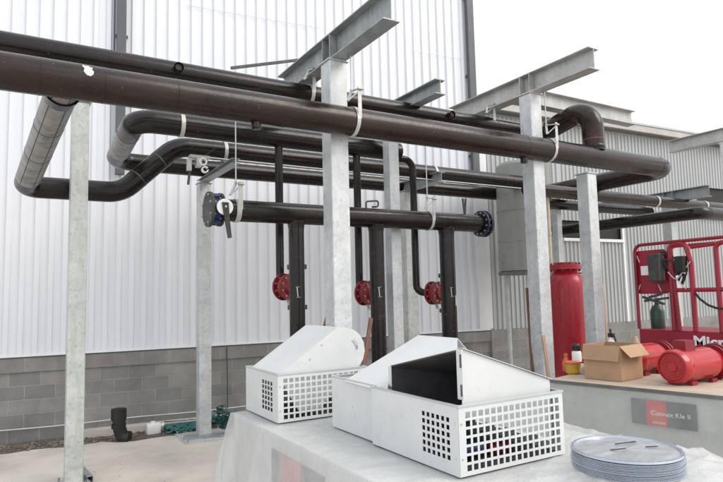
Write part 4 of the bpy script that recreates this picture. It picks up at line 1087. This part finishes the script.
o = obj('plastic_sheet', b_, 'poly_sheet', smooth=False, origin=(FX0, FY0, 0))
for f in o.data.polygons: f.use_smooth = True
tag(o, 'crinkled translucent white plastic sheet draped over the foreground plinth', 'plastic sheet')

# ------------------------------------------------------------------ perforated hoods
def perf(bm, o, ex, ez, L, Hh, th, x0, x1, z0, z1, ncol, nrow, frac=.62):
    """plate L x Hh with a grid of real holes between x0..x1, z0..z1"""
    o = Vector(o); ex = Vector(ex); ez = Vector(ez); n = ex.cross(ez).normalized() * th
    xs = [0]; pxx = (x1 - x0) / ncol
    for i in range(ncol): xs += [x0 + pxx * (i + (1 - frac) / 2), x0 + pxx * (i + (1 + frac) / 2)]
    xs.append(L); zs = [0]; pzz = (z1 - z0) / nrow
    for i in range(nrow): zs += [z0 + pzz * (i + (1 - frac) / 2), z0 + pzz * (i + (1 + frac) / 2)]
    zs.append(Hh)
    V = [[[bm.verts.new(o + ex * x + ez * z + n * k) for z in zs] for x in xs] for k in (0, 1)]
    def solid(i, j): return 0 <= i < len(xs) - 1 and 0 <= j < len(zs) - 1 and not (i % 2 == 1 and j % 2 == 1)
    for i in range(len(xs) - 1):
        for j in range(len(zs) - 1):
            if not solid(i, j): continue
            for k in (0, 1): bm.faces.new((V[k][i][j], V[k][i + 1][j], V[k][i + 1][j + 1], V[k][i][j + 1]))
            for (di, dj, p, q) in ((-1, 0, (i, j), (i, j + 1)), (1, 0, (i + 1, j), (i + 1, j + 1)), (0, -1, (i, j), (i + 1, j)), (0, 1, (i, j + 1), (i + 1, j + 1))):
                if not solid(i + di, j + dj):
                    bm.faces.new((V[0][p[0]][p[1]], V[0][q[0]][q[1]], V[1][q[0]][q[1]], V[1][p[0]][p[1]]))
ZH0, ZH1 = 1.075, 1.47
def tray(name, label, x0, y0, x1, y1, vent, cols, group='white perforated fan hoods'):
    t = thing(name, label, 'fan hood', (x0, y0, ZH0), 0, group); Hh = ZH1 - ZH0; L = x1 - x0; D = y1 - y0; th = .004
    b = BM(); perf(b, (x0, y0, ZH0), (1, 0, 0), (0, 0, 1), L, Hh, -th, .045, L - .03, .018, Hh - .022, cols, 7, .71); obj('mesh_front', b, 'hood_white', t)
    b = BM(); box(b, (x0, y1 - .003, ZH0), (x1, y1, ZH1)); obj('back_panel', b, 'hood_white', t)
    b = BM(); va, vb, nc = vent
    perf(b, (x0, y0 + .0045, ZH0), (0, 1, 0), (0, 0, 1), D - .009, Hh, -th, va, vb, .07, Hh - .06, nc[0], nc[1], nc[2]); obj('side_panel', b, 'hood_white', t)
    b = BM(); perf(b, (x1 - .004, y0 + .0045, ZH0), (0, 1, 0), (0, 0, 1), D - .009, Hh, -th, .06, D - .06, .03, Hh - .03, 4, 3, .5); obj('side_panel', b, 'hood_white', t)
    b = BM()                                     # folded rim
    for p, q in (((x0 - .006, y0 - .006), (x1 + .006, y0 + .012)), ((x0 - .006, y1 - .012), (x1 + .006, y1 + .006)), ((x0 - .006, y0 + .0121), (x0 + .012, y1 - .0121)), ((x1 - .012, y0 + .0121), (x1 + .006, y1 - .0121))):
        box(b, (p[0], p[1], ZH1 + .001), (q[0], q[1], ZH1 + .013))
    obj('rim', b, 'hood_edge', t)
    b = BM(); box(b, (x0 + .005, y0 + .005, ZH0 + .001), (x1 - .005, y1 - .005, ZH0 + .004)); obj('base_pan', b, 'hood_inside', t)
    b = BM()
    for z in (ZH0 + .1, ZH0 + .3):
        cyl(b, (x0 - .0055, y0 + .03, z), (x0 + .001, y0 + .03, z), .006, n=8); cyl(b, (x0 + .02, y0 - .0055, z), (x0 + .02, y0 + .001, z), .006, n=8)
    obj('rivet', b, 'strap', t)
    return t
# hood 1: small tray with rounded scroll
a1 = (1.97, 4.74)
t1 = tray('perforated_hood', 'smaller white hood with a rounded scroll, farther back beside the post', a1[0], a1[1], a1[0] + .88, a1[1] + .78, (.10, .36, (4, 6, .74)), 15)
prof = [(2.01, 1.475), (2.58, 1.845)]
for k in range(9):
    a = math.radians(85 - k * 22); prof.append((2.66 + .21 * math.cos(a), 1.63 + .21 * math.sin(a)))
prof += [(2.40, 1.14), (2.20, 1.12), (2.03, 1.40)]
ys, ye = a1[1] + .05, a1[1] + .72
b_ = BM(); poly(b_, [(x, ys, z) for x, z in prof], (0, .004, 0)); ck = obj('scroll_cheek', b_, 'hood_white', t1)
b_ = BM(); poly(b_, [(x, ye, z) for x, z in prof], (0, .004, 0)); obj('scroll_cheek', b_, 'hood_white', t1)
b_ = BM()
pr = prof[0:11]
for (xa_, za_), (xb_, zb3) in zip(pr, pr[1:]):
    n = Vector((-(zb3 - za_), 0, xb_ - xa_)).normalized() * -.004
    poly(b_, [(xa_, ys + .0045, za_), (xb_, ys + .0045, zb3), (xb_, ye - .0005, zb3), (xa_, ye - .0005, za_)], n)
obj('scroll_cover', b_, 'hood_white', t1)
b_ = BM(); pr = [(2.66 + .13 * math.cos(math.radians(a)), 1.63 + .13 * math.sin(math.radians(a))) for a in (5, 20, 35, 50)]
for (xa_, za_), (xb_, zb3) in zip(pr, pr[1:]): bar(b_, (xa_, ys - .003, za_), (xb_, ys - .003, zb3), .006, .03)
for q in ((2.30, 1.58), (2.42, 1.70)): cyl(b_, (q[0], ys - .006, q[1]), (q[0], ys + .001, q[1]), .009, n=10)
obj('slot', b_, 'hood_edge', ck)
# hood 2: long tray with open duct mouth
a2 = (2.265, 2.735)
t2 = tray('perforated_hood', 'large white hood with a black open mouth, nearest in the foreground', a2[0], a2[1], a2[0] + .885, 3.70, (.07, .36, (6, 6, .64)), 16)
t3 = tray('perforated_hood', 'middle white hood with a plain side, butted behind the open-mouthed one', 2.30, 3.712, 3.18, 4.38, (.28, .36, (1, 1, .1)), 15)
def on_plane(u, v):                        # the cover is one flat sheet rising from the rear hood's side
    r = ray(u, v); k = .56; t_ = (1.486 + k * (0 - 2.315) - H) / (r.z - k * r.x); return CAMP + r * t_
A = on_plane(344, 381); B = on_plane(418, 335.5); C = on_plane(457, 338.5); D_ = on_plane(457, 350.5); E = on_plane(391, 366); Fv = on_plane(387, 392.5)
print('cover', A, B, C, D_, E, Fv)
Em = px(390, 366, 2.34)
b_ = BM(); poly(b_, [A, B, C, D_, E, Fv], (.003, 0, -.004)); obj('sloping_cover', b_, 'hood_white', t3)
b_ = BM(); mr = .03
poly(b_, [B + Vector((.001, 0, .0)), C + Vector((.001, 0, 0)), C + Vector((.34, 0, -.34)), B + Vector((.34, 0, -.34))], (.003, 0, .003)); obj('cover_back', b_, 'hood_white', t3)
yk = 2.80
ck_pts = [(2.352, 1.482), (2.365, 1.60), (2.352, 1.66), (2.358, 1.80), (3.11, 1.545), (3.115, 1.16), (2.352, 1.40)]
b_ = BM(); poly(b_, [(x, yk, z) for x, z in ck_pts], (0, .004, 0)); ck = obj('duct_cheek', b_, 'hood_white', t2)
b_ = BM(); box(b_, (2.343, yk - .022, 1.50), (2.3515, yk + .03, 1.80)); poly(b_, [(2.355, yk - .015, 1.805), (3.12, yk - .015, 1.55), (3.12, yk + .03, 1.55), (2.355, yk + .03, 1.805)], (0, 0, .004)); obj('flange_lip', b_, 'hood_white', ck)
b_ = BM(); poly(b_, [(2.3425, yk - .016, 1.52), (2.3425, yk + .0, 1.52), (2.3425, yk + .0, 1.59), (2.3425, yk - .016, 1.59)], (-.001, 0, 0)); poly(b_, [(2.3425, yk - .016, 1.69), (2.3425, yk, 1.69), (2.3425, yk, 1.77), (2.3425, yk - .016, 1.77)], (-.001, 0, 0)); obj('slot', b_, 'hood_inside', ck)
# duct interior: dark sheet walls behind the mouth
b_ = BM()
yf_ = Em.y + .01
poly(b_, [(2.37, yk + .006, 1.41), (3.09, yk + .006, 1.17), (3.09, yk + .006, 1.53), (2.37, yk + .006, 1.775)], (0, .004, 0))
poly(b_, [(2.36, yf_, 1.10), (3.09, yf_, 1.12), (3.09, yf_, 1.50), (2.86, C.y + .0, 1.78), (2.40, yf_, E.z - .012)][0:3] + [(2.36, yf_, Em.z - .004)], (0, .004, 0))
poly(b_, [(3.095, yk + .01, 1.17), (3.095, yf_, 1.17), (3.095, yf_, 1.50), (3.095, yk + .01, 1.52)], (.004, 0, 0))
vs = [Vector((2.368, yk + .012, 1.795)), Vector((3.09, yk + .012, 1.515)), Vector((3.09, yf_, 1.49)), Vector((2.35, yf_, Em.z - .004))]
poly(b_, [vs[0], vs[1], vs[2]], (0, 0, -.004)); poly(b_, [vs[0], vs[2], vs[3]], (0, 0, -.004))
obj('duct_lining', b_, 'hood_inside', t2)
# outer skin over the duct top so it is closed from above, joining cover and cheek
Tn = Vector((2.356, yk + .01, 1.800)); Tf = Vector((2.345, yf_, Em.z)); Rn = Vector((3.1, yk + .01, 1.548)); Rf = Vector((3.1, yf_, 1.50)); off = Vector((0, 0, .003))
b_ = BM(); poly(b_, [Tn, Rn, Rf], off); poly(b_, [Tn, Rf, Tf], off); obj('duct_top', b_, 'hood_white', t2)
b_ = BM(); poly(b_, [(2.350, Em.y - .004, 1.484), (2.350, Em.y + .034, 1.484), (2.350, Em.y + .034, Em.z - .004), (2.350, Em.y - .004, Em.z - .004)], (-.004, 0, 0)); jm = obj('mouth_jamb', b_, 'hood_white', t2)

# blue and red parts glimpsed through the mesh
q = Vector((2.55, 2.95, ZH0 + .006))
t = thing('fan_motor', 'small blue and red fan motor glimpsed behind the mesh of the nearest hood', 'motor', q)
b_ = BM(); lathe(b_, q + Vector((-.14, 0, .07)), [(.04, 0), (.05, .02), (.05, .2), (.03, .22)], 20, Vector((1, 0, 0))); obj('casing', b_, 'blue_paint', t, smooth=True)
b_ = BM(); lathe(b_, q + Vector((.12, 0, .045)), [(.03, 0), (.035, .02), (.035, .2), (.02, .22)], 20, Vector((1, 0, 0))); obj('red_coupling', b_, 'red_dark', t, smooth=True)
b_ = BM(); box(b_, q + Vector((-.15, -.06, 0)), q + Vector((.3, .06, .012))); obj('mounting_plate', b_, 'dark_steel', t)

# flat round coil of duct lying on the sheet
q = pz(626, 451, 1.27); Rr = .282; print('coil', q)
t = thing('duct_coil', 'flat round stack of grey metal rings lying on the plastic sheet', 'duct coil', (q.x, q.y, 1.18))
c0_ = Vector((q.x, q.y, 1.185))
for k in range(12):
    b_ = BM()
    dz = k * .0073; of = Vector((random.uniform(-.004, .004), random.uniform(-.004, .004), 0)); rr = Rr + random.uniform(-.003, .003)
    lathe(b_, c0_ + of + up * dz, [(rr - .05, 0), (rr - .004, 0), (rr, .002), (rr, .0052), (rr - .004, .0071), (rr - .05, .0071)], 72)
    obj('duct_ring', b_, 'coil_grey', t, smooth=True)
b_ = BM(); top = c0_ + up * .090; rings = []
for k, rr in enumerate((.001, .05, .10, .15, .2, .235, .252, .262)):
    rings.append([b_.verts.new(top + Vector((rr * 1.03 * math.cos(a), rr * 1.03 * math.sin(a), (.004 + .009 * noise.noise(Vector((rr * 9 * math.cos(a) + 3, rr * 22 * math.sin(a), 2))) if rr < .25 else .003)))) for a in [2 * PI * j / 64 for j in range(64)]])
for A1, B1 in zip(rings, rings[1:]):
    for j in range(64): b_.faces.new((A1[j], A1[(j + 1) % 64], B1[(j + 1) % 64], B1[j]))
lidd = obj('lid_sheet', b_, 'lid_metal', t, smooth=False)
for f in lidd.data.polygons: f.use_smooth = True
b_ = BM(); lathe(b_, top, [(.262, .002), (.266, .012), (.280, .012), (.284, .002)], 72); b_.faces.ensure_lookup_table()
bmesh.ops.delete(b_, geom=[f for f in b_.faces if len(f.verts) > 4], context='FACES_ONLY'); obj('lid_rim', b_, 'coil_grey', t, smooth=True)
b_ = BM()
for (dx_, dy_, l_) in ((.02, .08, .14), (.10, -.05, .06), (-.1, .02, .08)):
    bar(b_, top + Vector((dx_, dy_, .012)), top + Vector((dx_ + l_, dy_ - .03, .012)), .008, .004)
obj('strap_end', b_, 'dark_steel', t)

# ------------------------------------------------------------------ yard bits on the left
q = pz(122, 441, 0.0); 
t = thing('drain_pipe', 'black plastic drain stub with elbow standing by the block wall', 'drain pipe', q)
zt2 = py(118, 409, q.y).z
b_ = BM(); xq = q.x; tube(b_, fillet([(q.x + .10, q.y - .06, .05), (q.x - .0, q.y, .06), (q.x - .04, q.y, .2), (q.x - .05, q.y, zt2 - .02)], .1, 6), .095, 24); obj('pipe_body', b_, 'black_plastic', t, smooth=True)
b_ = BM(); cyl(b_, (q.x - .05, q.y, zt2 - .16), (q.x - .05, q.y, zt2), .112, n=28); cyl(b_, (q.x - .05, q.y, .2), (q.x - .05, q.y, .26), .106, n=28); obj('socket', b_, 'black_plastic', t, smooth=True)
b_ = BM(); cyl(b_, (q.x - .05, q.y, zt2 + .0005), (q.x - .05, q.y, zt2 + .004), .095, n=28); obj('bore', b_, 'dark_void', t)
# white container
q = pz(154, 434, 0)
t = thing('plastic_container', 'small white plastic jug lying at the end of the teal netting', 'container', q)
b_ = BM(); box(b_, q + Vector((-.12, -.07, 0)), q + Vector((.10, .09, .17)), .025); obj('body', b_, 'white_plastic', t, smooth=True)
b_ = BM(); cyl(b_, q + Vector((.101, 0, .11)), q + Vector((.16, 0, .13)), .03, n=14); cyl(b_, q + Vector((-.02, 0, .17)), q + Vector((-.02, 0, .20)), .035, n=14); obj('cap', b_, 'white_plastic', t, smooth=True)
# teal netting rolls
def bundle(p0, p1, r, n, mat, label, name, seed):
    rnd = random.Random(seed); t = thing(name, label, 'netting', p0)
    b = BM()
    for k in range(n):
        pts = []; ph = rnd.uniform(0, 6)
        for i in range(12):
            f = i / 11; c = Vector(p0).lerp(Vector(p1), f); a = ph + f * rnd.uniform(1, 3)
            pts.append(c + Vector((rnd.uniform(-.012, .012), math.cos(a) * r * .8, abs(math.sin(a)) * r * 1.1 + .02)))
        tube(b, pts, rnd.uniform(.008, .02), 6)
    obj('strands', b, mat, t, smooth=True); return t
n0 = pz(165, 434, 0); n1 = pz(196, 430, 0)
bundle(n0, n1, .10, 26, 'teal_net', 'teal strapping laid out between the white jug and the second post', 'netting_bundle', 1)
n2 = pz(160, 431, .0); n3 = pz(235, 423, 0)
bundle(n2 + Vector((.1, .1, 0)), n3, .08, 18, 'teal_dark', 'darker blue-green strips behind the second post near the wall', 'netting_bundle', 2)
# heap of green net
hq = pz(221, 427, 0); t = thing('netting_heap', 'crumpled green netting heap just right of the second post', 'netting', hq)
rnd = random.Random(9); b_ = BM()
for k in range(150):
    a = rnd.uniform(0, 6.28); r_ = abs(rnd.gauss(0, .12)); h_ = rnd.uniform(0, .34) * max(0, 1 - r_ / .34)
    p = hq + Vector((r_ * math.cos(a) * 1.3, r_ * math.sin(a), h_)); s_ = rnd.uniform(.03, .08)
    pp = [p + Vector((rnd.uniform(-s_, s_), rnd.uniform(-s_, s_), rnd.uniform(0, s_))) for _ in range(4)]
    poly(b_, pp[:3]); poly(b_, [pp[1], pp[3], pp[2]])
obj('crumpled_net', b_, 'teal_net', t)
b_ = BM()
for k in range(50):
    a = rnd.uniform(0, 6.28); r_ = rnd.uniform(0, .2); p = hq + Vector((r_ * math.cos(a) * 1.2, r_ * math.sin(a), rnd.uniform(0, .25))); s_ = .04
    poly(b_, [p + Vector((rnd.uniform(-s_, s_), rnd.uniform(-s_, s_), rnd.uniform(0, s_))) for _ in range(3)])
obj('dark_folds', b_, 'teal_dark', t)
# long steel plates under the second post
b_ = BM(); box(b_, (C2.x - .45, C2.y - .42, .021), (C2.x + .5, C2.y - .25, .06), .004)
q = pz(199, 441, 0)
t = thing('steel_channel', 'flat steel channel lying on the concrete by the second post', 'channel', (C2.x, C2.y - .4, 0))
b_.clear(); a_ = pz(184, 440.5, 0); c_ = pz(250, 434.5, 0); bar(b_, a_ + up * .03, c_ + up * .03, .16, .05); obj('channel_body', b_, 'galv_beam', t)
# little bracket at the foot of the first post
q = pz(86, 477, 0)
t = thing('angle_bracket', 'short open steel box offcut at the foot of the nearest post', 'bracket', q)
b_ = BM(); d_ = Vector((.10, -.26, 0)); a_ = pz(80, 472, 0)
c_ = pz(90, 483, 0); n_ = Vector((0, 0, 1)).cross(c_ - a_).normalized()
bar(b_, a_ + up * .006, c_ + up * .006, .07, .006); bar(b_, a_ + n_ * .033 + up * .04, c_ + n_ * .033 + up * .04, .005, .06); bar(b_, a_ - n_ * .033 + up * .04, c_ - n_ * .033 + up * .04, .005, .06); bar(b_, a_ + up * .073, c_ + up * .073, .07, .005)
obj('offcut', b_, 'galv_beam', t)
# scattered pebbles/debris on slab
b_ = BM(); rnd = random.Random(21)
for k in range(90):
    p = Vector((rnd.uniform(-2, 3.5), rnd.uniform(5, 10), .002)); s = rnd.uniform(.003, .008)
    r_ = bmesh.ops.create_icosphere(b_, subdivisions=1, radius=s)
    for v_ in r_['verts']: v_.co = Vector((v_.co.x, v_.co.y * rnd.uniform(.7, 1.3), v_.co.z * .5)) + p
tag(obj('grit', b_, 'stone'), 'loose grit scattered over the pale concrete yard', 'grit', kind='stuff')

# check positions against the photograph
for nm, p in (('C1 foot', (C1.x, C1.y, 0)), ('P1 at X1', (X1, P1Y, P1Z)), ('post3 top', (X1, 5.9, ZBM)), ('post4 top', (X2, 5.75, ZBM)), ('C7 top', (C7.x, 5.63, 3.83))):
    print(nm, [round(v_, 1) for v_ in proj(p)])
